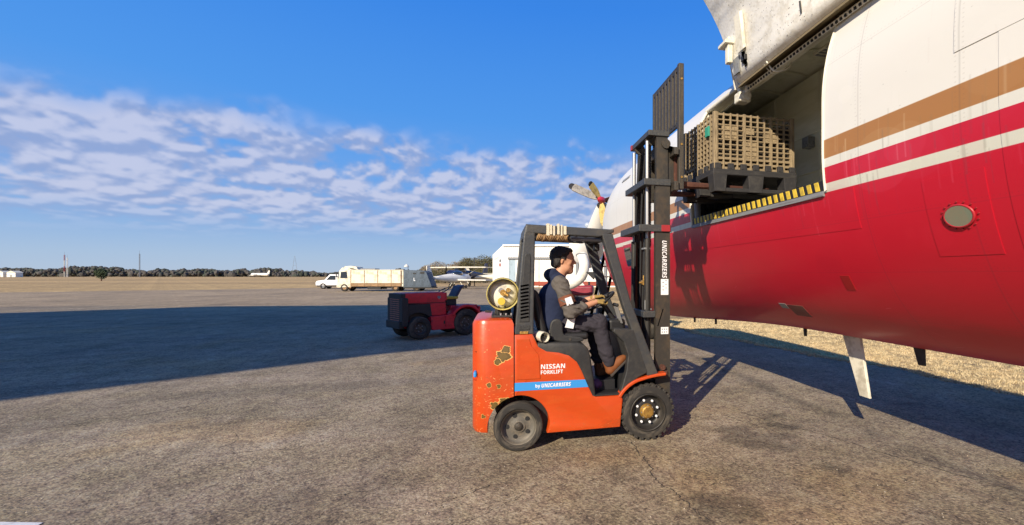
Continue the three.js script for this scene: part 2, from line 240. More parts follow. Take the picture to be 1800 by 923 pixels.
/* ---------- far wood, towers, houses ---------- */
{
  const g = new THREE.IcosahedronGeometry(1, 2), p = g.attributes.position; for (let i = 0; i < p.count; i++) { const v = V().fromBufferAttribute(p, i), k = .75 + .55 * fbm(v.x * 2.2 + 5, v.y * 2.2 + v.z * 1.7, 401, 3); p.setXYZ(i, v.x * k, v.y * k, v.z * k); } g.computeVertexNormals();
  const N = 9000, im = new THREE.InstancedMesh(g, std(C(.075, .073, .068), 1), N), m4 = new THREE.Matrix4();
  for (let i = 0; i < N; i++) {
    const px = rr(-120, 1000), D = rr(520, 760), x = (px - CX) / F * D, n = fbm(px * .011, 2, 411, 4), n2 = fbm(px * .05, 7, 413, 3), top = (5 + 9.5 * n + 9 * (n2 - .45) + 4.5 * sstep(330, 100, px)) * D / 800 , h = top * rr(.3, 1.05), r = rr(.7, 1.9) * (rnd() < .25 ? 1.5 : 1);
    m4.compose(V(x, Math.max(.6, h - r), -D), new THREE.Quaternion().setFromAxisAngle(V(0, 1, 0), rr(0, 6)), V(r * rr(.8, 1.5), r * rr(.8, 1.5), r)); im.setMatrixAt(i, m4);
    const c = rr(.75, 1.2); im.setColorAt(i, rnd() < .3 ? C(.75 * c, .9 * c, .75 * c) : C(1.05 * c, c, .95 * c));
  }
  im.name = 'distant_wood'; im.userData = { kind: 'stuff', label: 'far off dark belt of woodland along the horizon', category: 'wood' }; scene.add(im);
  const D = 430;
  function tower(px, top, label, mats) { const t = thing('radio_mast', label, 'mast', [(px - CX) / F * D, -.05, -D]); const H = EYE + (HY - top) / F * D; mats.forEach((m, i) => { const a = H * i / mats.length, b = H * (i + 1) / mats.length; mesh('mast_section', join([[-.35, -.3], [.35, -.3], [0, .35]].map(([x, z]) => bar([x, a, z], [x * .9, b, z * .9], .13, .13, 5))), m, t); }); mesh('antenna', bar([0, H - .2, 0], [0, H + 3, 0], .09, .05, 5), M.grey, t); return t; }
  tower(113, 448, 'red and white banded radio mast rising above the far woods', [M.offwhite, M.red, M.offwhite, M.red]);
  tower(118, 453, 'plain white radio mast beside the red banded one', [M.white]);
  tower(245, 446, 'slim grey mast standing alone above the far woods', [M.grey]);
  const tm = thing('lattice_tower', 'faint spread leg lattice tower above the far woods', 'tower', [(518 - CX) / F * 520, -.05, -520]);
  for (const s of [-1, 1]) mesh('leg', bar([s * 3.6, 0, 0], [s * .3, 24, 0], .16, .1, 5), M.grey, tm); for (const y of [7, 13, 18]) mesh('brace', bar([-3.6 * (1 - y / 26), y, 0], [3.6 * (1 - y / 26), y, 0], .09, .09, 5), M.grey, tm);
  function house(px, w, h, d2, label) { const Dh = 470, t = thing('farm_building', label, 'building', [(px - CX) / F * Dh, -.05, -Dh]); mesh('wall', bx(-w / 2, w / 2, 0, h, -3, 3), M.white, t); mesh('roof', ext([[-w / 2 - .4, h], [w / 2 + .4, h], [0, h + d2]], -3.3, 3.3, 0), M.offwhite, t); mesh('door', bx(-.8, .8, 0, 2.4, 3.002, 3.05), M.grey, t); }
  house(26, 9, 4.5, 2, 'small white gabled shed at the far edge of the field'); house(6, 7, 5, 1.5, 'low white barn among the far trees');
}
{ // airliner parked far off and a lone bush
  const p = ground(457, 487.4), t = thing('distant_plane', 'tiny white aircraft parked far out on the field', 'airplane', [p.x, 0, p.z]);
  mesh('fuselage', new THREE.CapsuleGeometry(1.3, 13, 6, 12).rotateZ(Math.PI / 2).translate(0, 2.4, 0), M.white, t); mesh('fin', ext([[6, 3], [8.2, 3], [8.6, 6], [7.6, 6]], -.15, .15, 0), M.white, t); mesh('wing', bx(-2, 1.5, 1.6, 1.9, -9, 9), M.white, t); mesh('engine', new THREE.CapsuleGeometry(.6, 2.2, 4, 10).rotateZ(Math.PI / 2).translate(-1, 2, 4), M.grey, t);
  for (const x of [-5, 1]) mesh('landing_gear', bar([x, 0, 0], [x, 1.6, 0], .25), M.black, t);
}
const leafGeo = (n, rad, hgt, size, base) => { const pos = []; for (let i = 0; i < n; i++) { let x, y, z; do { x = rr(-1, 1); y = rr(-1, 1); z = rr(-1, 1); } while (x * x + y * y + z * z > 1); const k = .62 + .55 * fbm(x * 2 + 5, y * 2 + z * 2, base, 3); const c = [x * rad * k, hgt + y * rad * 1.1 * k, z * rad * k]; for (let q = 0; q < 3; q++) pos.push(c[0] + rr(-size, size), c[1] + rr(-size, size), c[2] + rr(-size, size)); } const g = new THREE.BufferGeometry(); g.setAttribute('position', new THREE.Float32BufferAttribute(pos, 3)); g.computeVertexNormals(); return plain(g); };
{
  const p = ground(178, 494), t = thing('bush', 'single dark green bush standing alone on the dry field', 'bush', [p.x, -.03, p.z]);
  mesh('trunk', bar([0, 0, 0], [.1, 1.8, 0], .16, .1, 6), M.rust, t); mesh('crown', leafGeo(900, 1.5, 2.3, .28, 431), std(C(.05, .075, .035), .9, 0, { side: THREE.DoubleSide }), t);
}
{ // bare trees behind the parked light aircraft
  const barks = [std(C(.26, .205, .13), .95), std(C(.18, .14, .09), .95), std(C(.31, .26, .18), .95)];
  const greens = [std(C(.105, .095, .038), .9, 0, { side: THREE.DoubleSide }), std(C(.085, .082, .036), .9, 0, { side: THREE.DoubleSide }), std(C(.15, .115, .05), .9, 0, { side: THREE.DoubleSide })];
  function twigs(h, spread) {
    const gs = []; const go = (p, dir, len, r, lvl) => { const q = p.clone().addScaledVector(dir, len); gs.push(bar(p.toArray(), q.toArray(), r, r * .62, lvl > 1 ? 3 : 5)); if (lvl >= 4) return; const n = lvl === 0 ? 6 : 4; for (let i = 0; i < n; i++) { const t = lvl === 0 ? rr(.3, 1) : rr(.4, 1), d = dir.clone().add(V(rr(-1, 1), rr(-.1, .55), rr(-1, 1)).multiplyScalar(spread)).normalize(); go(p.clone().addScaledVector(dir, len * t), d, len * rr(.42, .66), r * .55, lvl + 1); } };
    go(V(0, 0, 0), V(rr(-.06, .06), 1, 0).normalize(), h * .5, h * .014, 0); return gs;
  }
  const list = []; for (let i = 0; i < 15; i++) list.push([746 + i * 8.6 + rr(-3, 3), rr(118, 150), i]);
  const how = ['pale bare tree', 'thin leafless tree', 'slender grey tree'];
  list.forEach(([px, D, i]) => {
    const top = px < 815 ? rr(456, 466) : mix(452, 446, (px - 815) / 60) + rr(-3, 4), H = EYE + (HY - top) / F * D, kind = i % 3, green = px > 806;
    const t = thing(green ? 'leafy_tree' : 'bare_tree', green ? 'olive brown tree with sparse leaves beside the white hangar' : 'pale leafless tree in the thicket behind the parked light aircraft', 'tree', [(px - CX) / F * D, -.03, -D], 0, green ? 'olive trees beside the hangar' : 'bare trees behind the light aircraft');
    const gs = twigs(H, green ? .7 : .55); mesh('trunk', gs[0], barks[kind], t); mesh('branches', join(gs.slice(1)), barks[kind], t);
    if (!green) { const tg = leafGeo(1700, H * .38, H * .58, .16, 440 + i); mesh('twigs', tg, barks[kind === 1 ? 0 : kind], t); }
    if (green) mesh('crown', leafGeo(1900, H * .36, H * .6, .21, 440 + i), greens[kind], t);
  });
  for (let i = 0; i < 13; i++) { const px = 752 + i * 9 + rr(-3, 3), D = rr(96, 112), H = rr(2.2, 3.4); const t = thing('shrub', 'low dark olive shrub in the hedge behind the light aircraft', 'shrub', [(px - CX) / F * D, -.03, -D], 0, 'hedge of olive shrubs'); mesh('stem', bar([0, 0, 0], [0, H * .6, 0], .07, .04, 5), barks[1], t); mesh('foliage', leafGeo(700, H * .6, H * .52, .16, 470 + i), greens[i % 2], t); }
}

/* ---------- cargo aircraft: local x across (w), y up, z = -u along the axis towards the camera ---------- */
const CWC = 3.75, AL = 1.25, AR = 1.25, HC1 = 3.06, RT = 1.47, HC2 = 2.70, U0 = 3.12, U1 = 5.72, NOSE0 = 10.2, NOSE1 = 13.6;
const bLow = (u) => 1.66 + .26 * sstep(4.5, 10.5, u);
function section(u, t, inset = 0) {                        // t: 0 keel, 0.5 left side, 1 crown, 2 keel again
  const right = t > 1; const q = right ? 2 - t : t, a = (right ? AR : AL) - inset, b = bLow(u) - inset, r = RT - inset; let w, h;
  if (q < .5) { const al = q * Math.PI; w = a * Math.sin(al); h = HC2 - b * Math.cos(al); }
  else if (q < .56) { w = a; h = mix(HC2, HC1, (q - .5) / .06); }
  else { const be = (q - .56) / .44 * Math.PI / 2; w = a * Math.cos(be); h = HC1 + r * Math.sin(be); }
  let k = 1, tail = 0; if (u > NOSE0) k = Math.sqrt(Math.max(0, 1 - ((u - NOSE0) / (NOSE1 - NOSE0)) ** 2.1)); if (u < -7) { const s = clamp((-7 - u) / 7); k = 1 - s * .92; tail = s; }
  const hn = u > 0 ? 2.45 : 2.7 + 1.2 * tail; return [CWC + (right ? w : -w) * k, hn + (h - hn) * k];
}
const T_SILL = Math.acos((HC2 - 2.37) / 1.66) / Math.PI, T_HINGE = .56 + .44 * Math.asin((3.94 - HC1) / RT) / (Math.PI / 2);
const tOfH = (h) => h < HC2 ? Math.acos((HC2 - h) / 1.66) / Math.PI : .5 + .06 * (h - HC2) / (HC1 - HC2);
function skinGrid(us, ts, inset, skip, uvf = (u, t) => [(u - 1.2) / 12.5, t > 1 ? 2 - t : t]) {
  const pos = [], uv = [], idx = []; us.forEach((u) => ts.forEach((t) => { const [w, h] = section(u, t, inset); pos.push(w, h, -u); uv.push(...uvf(u, t)); }));
  const n = ts.length; for (let j = 0; j < us.length - 1; j++) for (let i = 0; i < n - 1; i++) { if (skip && skip((us[j] + us[j + 1]) / 2, (ts[i] + ts[i + 1]) / 2)) continue; const a = j * n + i; idx.push(a, a + 1, a + n + 1, a, a + n + 1, a + n); }
  const g = new THREE.BufferGeometry(); g.setAttribute('position', new THREE.Float32BufferAttribute(pos, 3)); g.setAttribute('uv', new THREE.Float32BufferAttribute(uv, 2)); g.setIndex(idx); g.computeVertexNormals(); return g;
}
const range = (a, b, n) => Array.from({ length: n + 1 }, (_, i) => a + (b - a) * i / n);
function skinHit(px, py) {                                 // photo pixel to (u, t) on the aircraft's left side
  const kx = (px - CX) / F, ky = (HY - py) / F; let best = null, e0 = 9;
  for (let t = .06; t < 1; t += .002) { const [w, h] = section(3, t), d = w / (cosT * kx + sinT), u = d * (cosT - sinT * kx), [w2, h2] = section(u, t); const e = Math.abs(EYE + ky * (w2 / (cosT * kx + sinT)) - h2); if (e < e0 && t > .2) { e0 = e; best = [u, t]; } } return best;
}
function skinPatch(u0, u1, t0, t1, off, nu = 6, nt = 8) {  // a plate that follows the skin, with edges of its own
  const lift = range(u0, u1, nu), tt = range(t0, t1, nt); const top = skinGrid(lift, tt, -off), gs = [top];
  const side = (pts) => { const pos = [], idx = [], uv = []; pts.forEach(([u, t], i) => { const [w, h] = section(u, t, -off), [w2, h2] = section(u, t, .01); pos.push(w, h, -u, w2, h2, -u); uv.push((u - 1.2) / 12.5, t, (u - 1.2) / 12.5, t); if (i) { const a = 2 * i; idx.push(a - 2, a - 1, a, a, a - 1, a + 1); } }); const g = new THREE.BufferGeometry(); g.setAttribute('position', new THREE.Float32BufferAttribute(pos, 3)); g.setAttribute('uv', new THREE.Float32BufferAttribute(uv, 2)); g.setIndex(idx); g.computeVertexNormals(); return g; };
  gs.push(side(lift.map((u) => [u, t0])), side(lift.map((u) => [u, t1])), side(tt.map((t) => [u0, t])), side(tt.map((t) => [u1, t]))); return join(gs);
}
const skinTex = (() => {
  const W = 2048, H = 2048, cv = document.createElement('canvas'); cv.width = W; cv.height = H; const c = cv.getContext('2d'); const Y = (t) => (1 - t) * H, X = (u) => (u - 1.2) / 12.5 * W;
  c.fillStyle = '#dcdad1'; c.fillRect(0, 0, W, H);
  const band = (h0, h1, col) => { c.fillStyle = col; c.fillRect(0, Y(tOfH(h1)), W, Y(tOfH(h0)) - Y(tOfH(h1)) + 1); };
  c.fillStyle = '#bd1129'; c.fillRect(0, Y(tOfH(2.365)), W, H);
  band(2.365, 2.435, '#cfcfc0'); band(2.435, 2.56, '#bd1129'); band(2.56, 2.63, '#d6d5ca'); band(2.63, 2.775, '#a3713a');
  // blotches of faded paint and streaks of grime running down from seams
  for (let i = 0; i < 900; i++) { const x = rnd() * W, y = rnd() * H, r = rr(10, 90), red = y > Y(tOfH(2.4)); c.globalAlpha = rr(.012, .05); c.fillStyle = red ? (rnd() < .5 ? '#8f1324' : '#d8485a') : (rnd() < .5 ? '#c9c7b8' : '#ffffff'); c.beginPath(); c.ellipse(x, y, r * .5, r, 0, 0, 7); c.fill(); }
  for (let i = 0; i < 520; i++) { const x = rnd() * W, t0 = .52 - .09 * rnd(), L = rr(20, 130); c.globalAlpha = rr(.05, .22); c.fillStyle = rnd() < .6 ? '#6d6658' : '#f4efe6'; c.fillRect(x, Y(t0), rr(.6, 2.2), L); }
  for (let i = 0; i < 160; i++) { const x = rnd() * W, y = rr(0, Y(.52)), L = rr(20, 120); c.globalAlpha = rr(.03, .09); c.fillStyle = '#8d8878'; c.fillRect(x, y, rr(.6, 1.6), L); }
  c.globalAlpha = .5; c.fillStyle = '#3b3a36'; for (let i = 0; i < 380; i++) { const x = rnd() * W, y = rnd() * Y(.5); c.globalAlpha = rr(.1, .4); c.fillRect(x, y, 1.2, 1.6); }
  c.globalAlpha = .55; c.strokeStyle = '#e9b9b9'; for (let i = 0; i < 26; i++) { const x = rnd() * W, y = rr(Y(.42), H * .98); c.lineWidth = rr(.6, 1.4); c.beginPath(); c.moveTo(x, y); c.lineTo(x + rr(-14, 14), y + rr(4, 40)); c.stroke(); }
  // seams and rivet rows
  for (const u of [2.0, 2.75, 5.95, 6.9, 7.9, 8.9, 9.8]) { c.globalAlpha = .17; c.fillStyle = '#4a443c'; c.fillRect(X(u), 0, 1.3, H); c.globalAlpha = .12; for (let y = 0; y < H; y += 10) { c.fillRect(X(u) - 4, y, 1.5, 2.5); c.fillRect(X(u) + 4, y, 1.5, 2.5); } }
  for (const t of [.2, .30, .385, .62, .70, .78, .88]) { c.globalAlpha = .12; c.fillStyle = '#4a443c'; c.fillRect(0, Y(t), W, 2.2); c.globalAlpha = .12; for (let x = 0; x < W; x += 5) { c.fillRect(x, Y(t) - 9, 1.2, 3); } }
  c.globalAlpha = 1; const t = new THREE.CanvasTexture(cv); t.colorSpace = THREE.SRGBColorSpace; t.wrapS = t.wrapT = THREE.ClampToEdgeWrapping; t.magFilter = THREE.LinearFilter; return t;
})();
const skinMat = new THREE.MeshPhysicalMaterial({ map: skinTex, roughness: .46, clearcoat: .22, clearcoatRoughness: .2, bumpMap: grain(3), bumpScale: .003 });
const lining = wornMat(0xeeecd8, 0xd0ceb4, .6, 51, .7), liningFloor = wornMat(0xd6d2c4, 0xb0ac9f, .6, 53, .8), creamMat = wornMat(0xe4e0cf, 0xb5ad94, .55, 55, .55), gasket = wornMat(0x6e6145, 0x4a4030, .7, 57, .9);
const plane = thing('cargo_aircraft', 'white and red cargo aircraft with gold stripe and its side cargo door raised', 'airplane', [0, 0, 0], THETA);
{
  const us = [...range(-14, -7, 14), ...range(-6.4, 1, 14), ...range(1.2, U0, 14), ...range(U0, U1, 18).slice(1), ...range(U1, NOSE0, 26).slice(1), ...range(NOSE0, NOSE1, 30).slice(1)];
  const ts = [...range(0, T_SILL, 30), ...range(T_SILL, T_HINGE, 16).slice(1), ...range(T_HINGE, 1, 14).slice(1), ...range(1, 2, 34).slice(1)];
  const inDoor = (u, t) => u > U0 && u < U1 && t > T_SILL && t < T_HINGE;
  const skin = mesh('fuselage', skinGrid(us, ts, 0, inDoor), skinMat, plane);
  // cargo hold
  const ti = [...range(.4, T_SILL - .004, 4), ...range(T_SILL - .004, T_HINGE + .006, 12).slice(1), ...range(T_HINGE + .006, 1, 10).slice(1), ...range(1, 1.6, 20).slice(1)];
  const hold = mesh('cargo_hold_lining', skinGrid([...range(1.9, U0 - .02, 5), ...range(U0 - .02, U1 + .02, 12).slice(1), ...range(U1 + .02, 9, 12).slice(1)], ti, .13, (u, t) => u > U0 - .02 && u < U1 + .02 && t > T_SILL - .004 && t < T_HINGE + .006, (u, t) => [u * .7, t * 3]), lining, plane);
  const [wf] = section(4, tOfH(2.33), .13); mesh('cargo_floor', bx(2.66, 4.84, 2.24, 2.335, -9, -1.9), liningFloor, plane); mesh('threshold', bx(2.56, 2.66, 2.29, 2.334, -U1 + .01, -U0 - .01), liningFloor, plane); mesh('hold_partition', bx(3.96, 3.99, 2.336, 4.32, -8.95, -1.95), lining, plane); mesh('partition_rail', bar([3.945, 3.55, -2], [3.945, 3.55, -8.9], .012), lining, plane); mesh('partition_rail', bar([3.945, 3.05, -2], [3.945, 3.05, -8.9], .012), lining, plane); for (let i = 0; i < 6; i++) mesh('partition_stiffener', bx(3.94, 3.962, 2.34, 4.3, -3 - i * 1.0, -2.97 - i * 1.0), lining, plane);
  for (const u of [1.88, 9.02]) { const pts = range(.42, 1.58, 40).map((t) => section(5, t, .1)); mesh('bulkhead', ext(pts, -u - .01, -u + .01, 0), lining, plane); }
  for (let i = 0; i < 5; i++) { const u = 3.4 + i * .62; mesh('ceiling_rib', tube(range(T_HINGE + .02, 1.52, 12).map((t) => { const [w, h] = section(5, t, .15); return [w, h, -u]; }), .012, 24, 5), lining, plane); }
  mesh('ceiling_conduit', tube([[2.98, 4.12, -3.0], [3.0, 4.13, -4.2], [2.98, 4.12, -6.2]], .02, 20, 6), creamMat, plane);
 
  const lamp = mesh('ceiling_grille', rb(3.2, 3.36, 4.02, 4.05, -4.15, -3.75, .008).rotateZ(0), M.offwhite, plane); for (let i = 0; i < 7; i++) mesh('slat', bx(3.215, 3.345, 4.012, 4.019, -4.13 + i * .055, -4.105 + i * .055), M.grey, lamp);
  mesh('junction_box', rb(3.84, 3.955, 3.36, 3.50, -5.2, -5.08, .01), M.grey, plane);
  // frame round the opening: jambs, header, sill
  const jamb = (u) => { const pos = [], idx = []; range(T_SILL, T_HINGE, 20).forEach((t, i) => { const [a, b] = section(u, t, -.012), [c2, d] = section(u, t, .135); pos.push(a, b, -u, c2, d, -u); if (i) { const k = 2 * i; idx.push(k - 2, k - 1, k, k, k - 1, k + 1); } }); const g = new THREE.BufferGeometry(); g.setAttribute('position', new THREE.Float32BufferAttribute(pos, 3)); g.setIndex(idx); g.computeVertexNormals(); return g; };
  mesh('door_jamb', jamb(U0 + .001), creamMat, plane); mesh('door_jamb', jamb(U1 - .001), creamMat, plane);
  const lipT = (t, r, m, name) => mesh(name, tube(range(U0 - .02, U1 + .02, 10).map((u) => { const [w, h] = section(u, t, .0); return [w, h, -u]; }), r, 20, 8), m, plane);
  const lipU = (u, r, m, name) => mesh(name, tube(range(T_SILL, T_HINGE, 16).map((t) => { const [w, h] = section(u, t, .0); return [w, h, -u]; }), r, 40, 8), m, plane);
  lipU(U0, .011, creamMat, 'opening_seal'); lipU(U1, .02, creamMat, 'opening_seal'); lipT(T_HINGE, .03, creamMat, 'hinge_rail'); lipT(T_SILL, .012, M.grey, 'sill_rail');
  mesh('header', bx(2.76, 2.96, 3.93, 3.98, -U1, -U0), creamMat, plane);
  mesh('far_door_post', tube(range(T_SILL + .002, T_SILL + .14, 8).map((t) => { const [w, h] = section(U1 - .06, t, .06); return [w, h, -U1 + .07]; }), .045, 16, 8), M.grey, plane);
  mesh('sill_plate', bx(2.505, 2.62, 2.335, 2.375, -U1 + .01, -U0 - .01), M.grey, plane);
  const nHaz = 26, hz = mesh('hazard_strip', bx(2.515, 2.60, 2.378, 2.462, -U1 + .02, -U0 - .02), M.black, plane), hy = wornMat(0xd8b93a, 0x8c7a3a, .6, 59, .7);
  for (let i = 0; i < nHaz; i++) { const u = U0 + .05 + i * (U1 - U0 - .1) / nHaz; mesh('yellow_block', ext([[u, 2.382], [u + .05, 2.382], [u + .075, 2.458], [u + .025, 2.458]], 0, .006, .001).rotateY(Math.PI / 2).translate(2.51, 0, 0), hy, hz); }
}
{ // raised cargo door, seen from its inner side
  const inner = smoothPts([[2.58, 3.775], [2.49, 3.85], [2.46, 4.05], [2.42, 4.35], [2.36, 4.58], [2.28, 4.80], [2.14, 5.12], [1.92, 5.5], [1.75, 5.7]], 40);
  const outer = smoothPts([[2.78, 3.86], [2.66, 4.0], [2.60, 4.15], [2.56, 4.45], [2.49, 4.68], [2.41, 4.9], [2.26, 5.22], [2.03, 5.58], [1.85, 5.78]], 40).reverse();
  const dm = wornMat(0xf3f1e8, 0xc4bda9, .4, 61, .55, 0, 12), leaf = ext([...inner, ...outer], -4.5, -2.2, .008); { const p = leaf.attributes.position; for (let i = 0; i < p.count; i++) if (p.getZ(i) < -4) p.setZ(i, p.getZ(i) - .3 * Math.max(0, p.getY(i) - 3.8)); leaf.computeVertexNormals(); }
  const door = mesh('raised_cargo_door', toCreasedNormals(leaf, .6), dm, plane);
  // speckled rivets
  const rv = []; for (let i = 0; i < 420; i++) { const k = Math.floor(rr(4, 38)), p = inner[k], u = rr(3.2, 4.45); rv.push(new THREE.SphereGeometry(.0035, 5, 4).translate(p[0] - .001, p[1], -u)); } const rivets = mesh('rivets', join(rv), M.grey, door); rivets.userData.kind = 'stuff';
  mesh('edge_seal', ext([[2.50, 3.735], [2.80, 3.86], [2.79, 3.90], [2.55, 3.80]], -4.49, -2.2, .004), gasket, door);
  const track = mesh('hinge_track', ext([[2.60, 3.70], [2.79, 3.80], [2.775, 3.835], [2.585, 3.735]], -4.48, -2.2, .003), creamMat, door); for (let i = 0; i < 40; i++) mesh('track_hole', bx(2.585, 2.605, 3.705, 3.725, -2.5 - i * .049, -2.478 - i * .049), M.black, track);
  // latch pocket with its scoop
  const pk = (x, y, u) => [x, y, -u];
  mesh('latch_pocket', join(beam(pk(2.37, 4.02, 4.28), pk(2.40, 3.88, 4.26), .09, .03), ext([[2.36, 4.05], [2.32, 4.42], [2.28, 4.40], [2.33, 4.03]], -4.32, -4.2, .004)).translate(.085, 0, 0), creamMat, door); mesh('latch', rb(2.44, 2.48, 3.93, 3.99, -4.3, -4.22, .006), M.black, door);
  mesh('corner_bracket', join(rb(2.30, 2.36, 4.0, 4.28, -4.53, -4.46, .01), rb(2.26, 2.42, 4.2, 4.24, -4.62, -4.44, .01)).translate(.08, 0, 0), creamMat, door); mesh('vent_plate', rb(2.452, 2.468, 3.86, 4.04, -4.48, -4.36, .004), M.grey, door);
  const st = (a, b, r, n, m = creamMat) => mesh(n, bar(a, b, r), m, plane);
  st([2.44, 4.27, -4.60], [2.62, 3.72, -4.62], .018, 'door_strut', M.white); st([2.41, 4.22, -4.50], [2.66, 3.74, -4.5], .022, 'door_actuator', M.white); st([2.46, 4.12, -4.58], [2.58, 3.8, -4.66], .012, 'door_strut', M.white);
  mesh('hinge_fitting', join(rb(2.58, 2.72, 3.64, 3.76, -4.7, -4.56, .02), disc(.05, .16, 16).rotateX(Math.PI / 2).translate(2.66, 3.7, -4.62)), creamMat, plane);
  mesh('door_cable', tube([[2.52, 3.79, -3.95], [2.58, 3.68, -3.9], [2.72, 3.72, -3.88], [2.78, 3.84, -3.9]], .008, 20, 6), M.white, plane); mesh('door_cable', tube([[2.54, 3.79, -4.02], [2.62, 3.7, -3.99], [2.74, 3.76, -3.96], [2.78, 3.86, -3.96]], .006, 20, 6), M.white, plane);
  for (const u of [4.3, 3.35]) mesh('door_clip', bar([2.47, 3.92, -u], [2.455, 4.02, -u], .008), M.black, door);
}
{ // skin plates, porthole, patches, aerials
  const plate = (px0, py0, px1, py1, name, off = .005) => { const a = skinHit(px0, py0), b = skinHit(px1, py1); return mesh(name, skinPatch(Math.min(a[0], b[0]), Math.max(a[0], b[0]), Math.min(a[1], b[1]), Math.max(a[1], b[1]), off), skinMat, plane); };
  const hp = skinHit(1688, 379), e1 = skinHit(1634, 388), e2 = skinHit(1744, 364), e3 = skinHit(1706, 448), e4 = skinHit(1670, 306), hatch = mesh('access_hatch', skinPatch(e2[0], e1[0], e3[1], e4[1], .003), skinMat, plane);
  { // porthole lies on the hatch
    const [w, h] = section(hp[0], hp[1], -.012), [wa, ha] = section(hp[0], hp[1] + .01), [wb, hb] = section(hp[0], hp[1] - .01); const tan = V(wa - wb, ha - hb, 0).normalize(), out = V(-tan.y, tan.x, 0).normalize(); if (out.x > 0) out.negate(); const ax = V(0, 0, 1), q = new THREE.Quaternion().setFromRotationMatrix(new THREE.Matrix4().makeBasis(ax, out, ax.clone().cross(out)));
    const put = (g) => g.scale(1.12, 1, .84).applyQuaternion(q).translate(w, h, -hp[0]);
    const ring = mesh('porthole_rim', put(new THREE.TorusGeometry(.078, .008, 8, 36).rotateX(Math.PI / 2)), std(C(.40, .02, .03), .4), hatch); mesh('porthole_glass', put(disc(.073, .012, 32)), new THREE.MeshPhysicalMaterial({ color: C(.17, .21, .15), roughness: .15, clearcoat: 1 }), hatch);
    for (let i = 0; i < 16; i++) { const a = i / 16 * 6.283; mesh('bolt', put(disc(.0055, .006, 6).translate(.098 * Math.cos(a), -.006, .098 * Math.sin(a))), M.red, ring); }
  }
  { const a = skinHit(1515, 400), b = skinHit(1200, 470); mesh('lower_skin_plate', skinPatch(a[0], b[0], a[1], tOfH(2.355), .003, 12, 8), skinMat, plane); }
  { const a = skinHit(1678, 92); mesh('upper_skin_plate', skinPatch(1.3, a[0], a[1], .72, .005, 12, 8), skinMat, plane); }
  { const a = skinHit(1756, 150); mesh('rear_skin_plate', skinPatch(1.25, a[0], .3, .56, .0025, 8, 20), skinMat, plane); }
  { const a = skinHit(1486, 488), b = skinHit(1496, 506); mesh('repair_tape', skinPatch(a[0] - .05, a[0] + .05, Math.min(a[1], b[1]) - .004, Math.max(a[1], b[1]) + .004, .004), std(C(.30, .008, .01), .5), plane); }
  { const a = skinHit(1400, 562); mesh('drain_panel', skinPatch(a[0] - .14, a[0] + .12, a[1] - .03, a[1] + .01, .004), wornMat(0x6e1c26, 0x6b5a48, .8, 63, .5), plane); mesh('drain_cover', skinPatch(a[0] + .14, a[0] + .26, a[1] - .005, a[1] + .012, .004), M.grey, plane); }
  // aerials under the belly
  const aerial = (px, py, len, chord, rake, m, name, w0 = 3.9) => { const kx = (px - CX) / F, d = w0 / (cosT * kx + sinT), u = d * (cosT - sinT * kx), al = Math.asin(clamp((CWC - w0) / AL, 0, .99)), top = HC2 - bLow(u) * Math.cos(al); const g = ext([[-chord / 2, .06], [chord / 2, .06], [chord * .25 - rake, -len], [-chord * .25 - rake, -len]], -.016, .016, .006).rotateY(Math.PI / 2).translate(w0, top, -u); return mesh(name, g, m, plane); };
  aerial(1496, 598, .60, .26, .20, M.offwhite, 'blade_aerial', 3.65);
  aerial(1614, 615, .15, .12, .04, M.plasticGrey, 'drain_mast', 3.65); aerial(1415, 585, .09, .05, .01, M.steelDark, 'drain_mast', 3.55); aerial(1258, 562, .09, .05, .01, M.steelDark, 'drain_mast', 3.55); aerial(1221, 558, .09, .05, .01, M.steelDark, 'drain_mast', 3.55);
  // nose windows, crew door, wiper
  for (const [px, py, s] of [[1107, 451, 1], [1078, 455, .9]]) { const a = skinHit(px, py), u = Math.min(a[0], 11.6); const du = .22 * s, dt = .032 * s; const fr = mesh('nose_window_frame', skinPatch(u - du * 1.35, u + du * 1.35, a[1] - dt * 1.35, a[1] + dt * 1.35, .02), std(C(.42, .02, .05), .4), plane); mesh('pane', skinPatch(u - du, u + du, a[1] - dt, a[1] + dt, .032), M.glass, fr); }
  { const a = skinHit(1108, 500); mesh('crew_door', skinPatch(a[0] - .5, a[0] + .45, .22, .44, .012), skinMat, plane); }
  { const a = skinHit(1101, 315); mesh('roof_vent', skinPatch(a[0] - .3, a[0] + .3, a[1] - .006, a[1] + .006, .012), M.grey, plane); }
  // landing gear
  const wheelG = lathe([[.0, -.11], [.2, -.11], [.3, -.1], [.36, -.05], [.36, .05], [.3, .1], [.2, .11], [0, .11]], 28).rotateZ(Math.PI / 2);
  const gear = (w, u, h) => { const g = mesh('gear_leg', bar([w, .3, -u], [w, h, -u], .07), M.grey, plane); for (const s of [-1, 1]) mesh('wheel', wheelG.clone().scale(1, 1, 1).translate(w + s * .17, .36, -u), M.rubber, g); };
  gear(3.75, 11.6, 1.4); gear(3.2, -4, 1.5); gear(4.3, -4, 1.5);
}

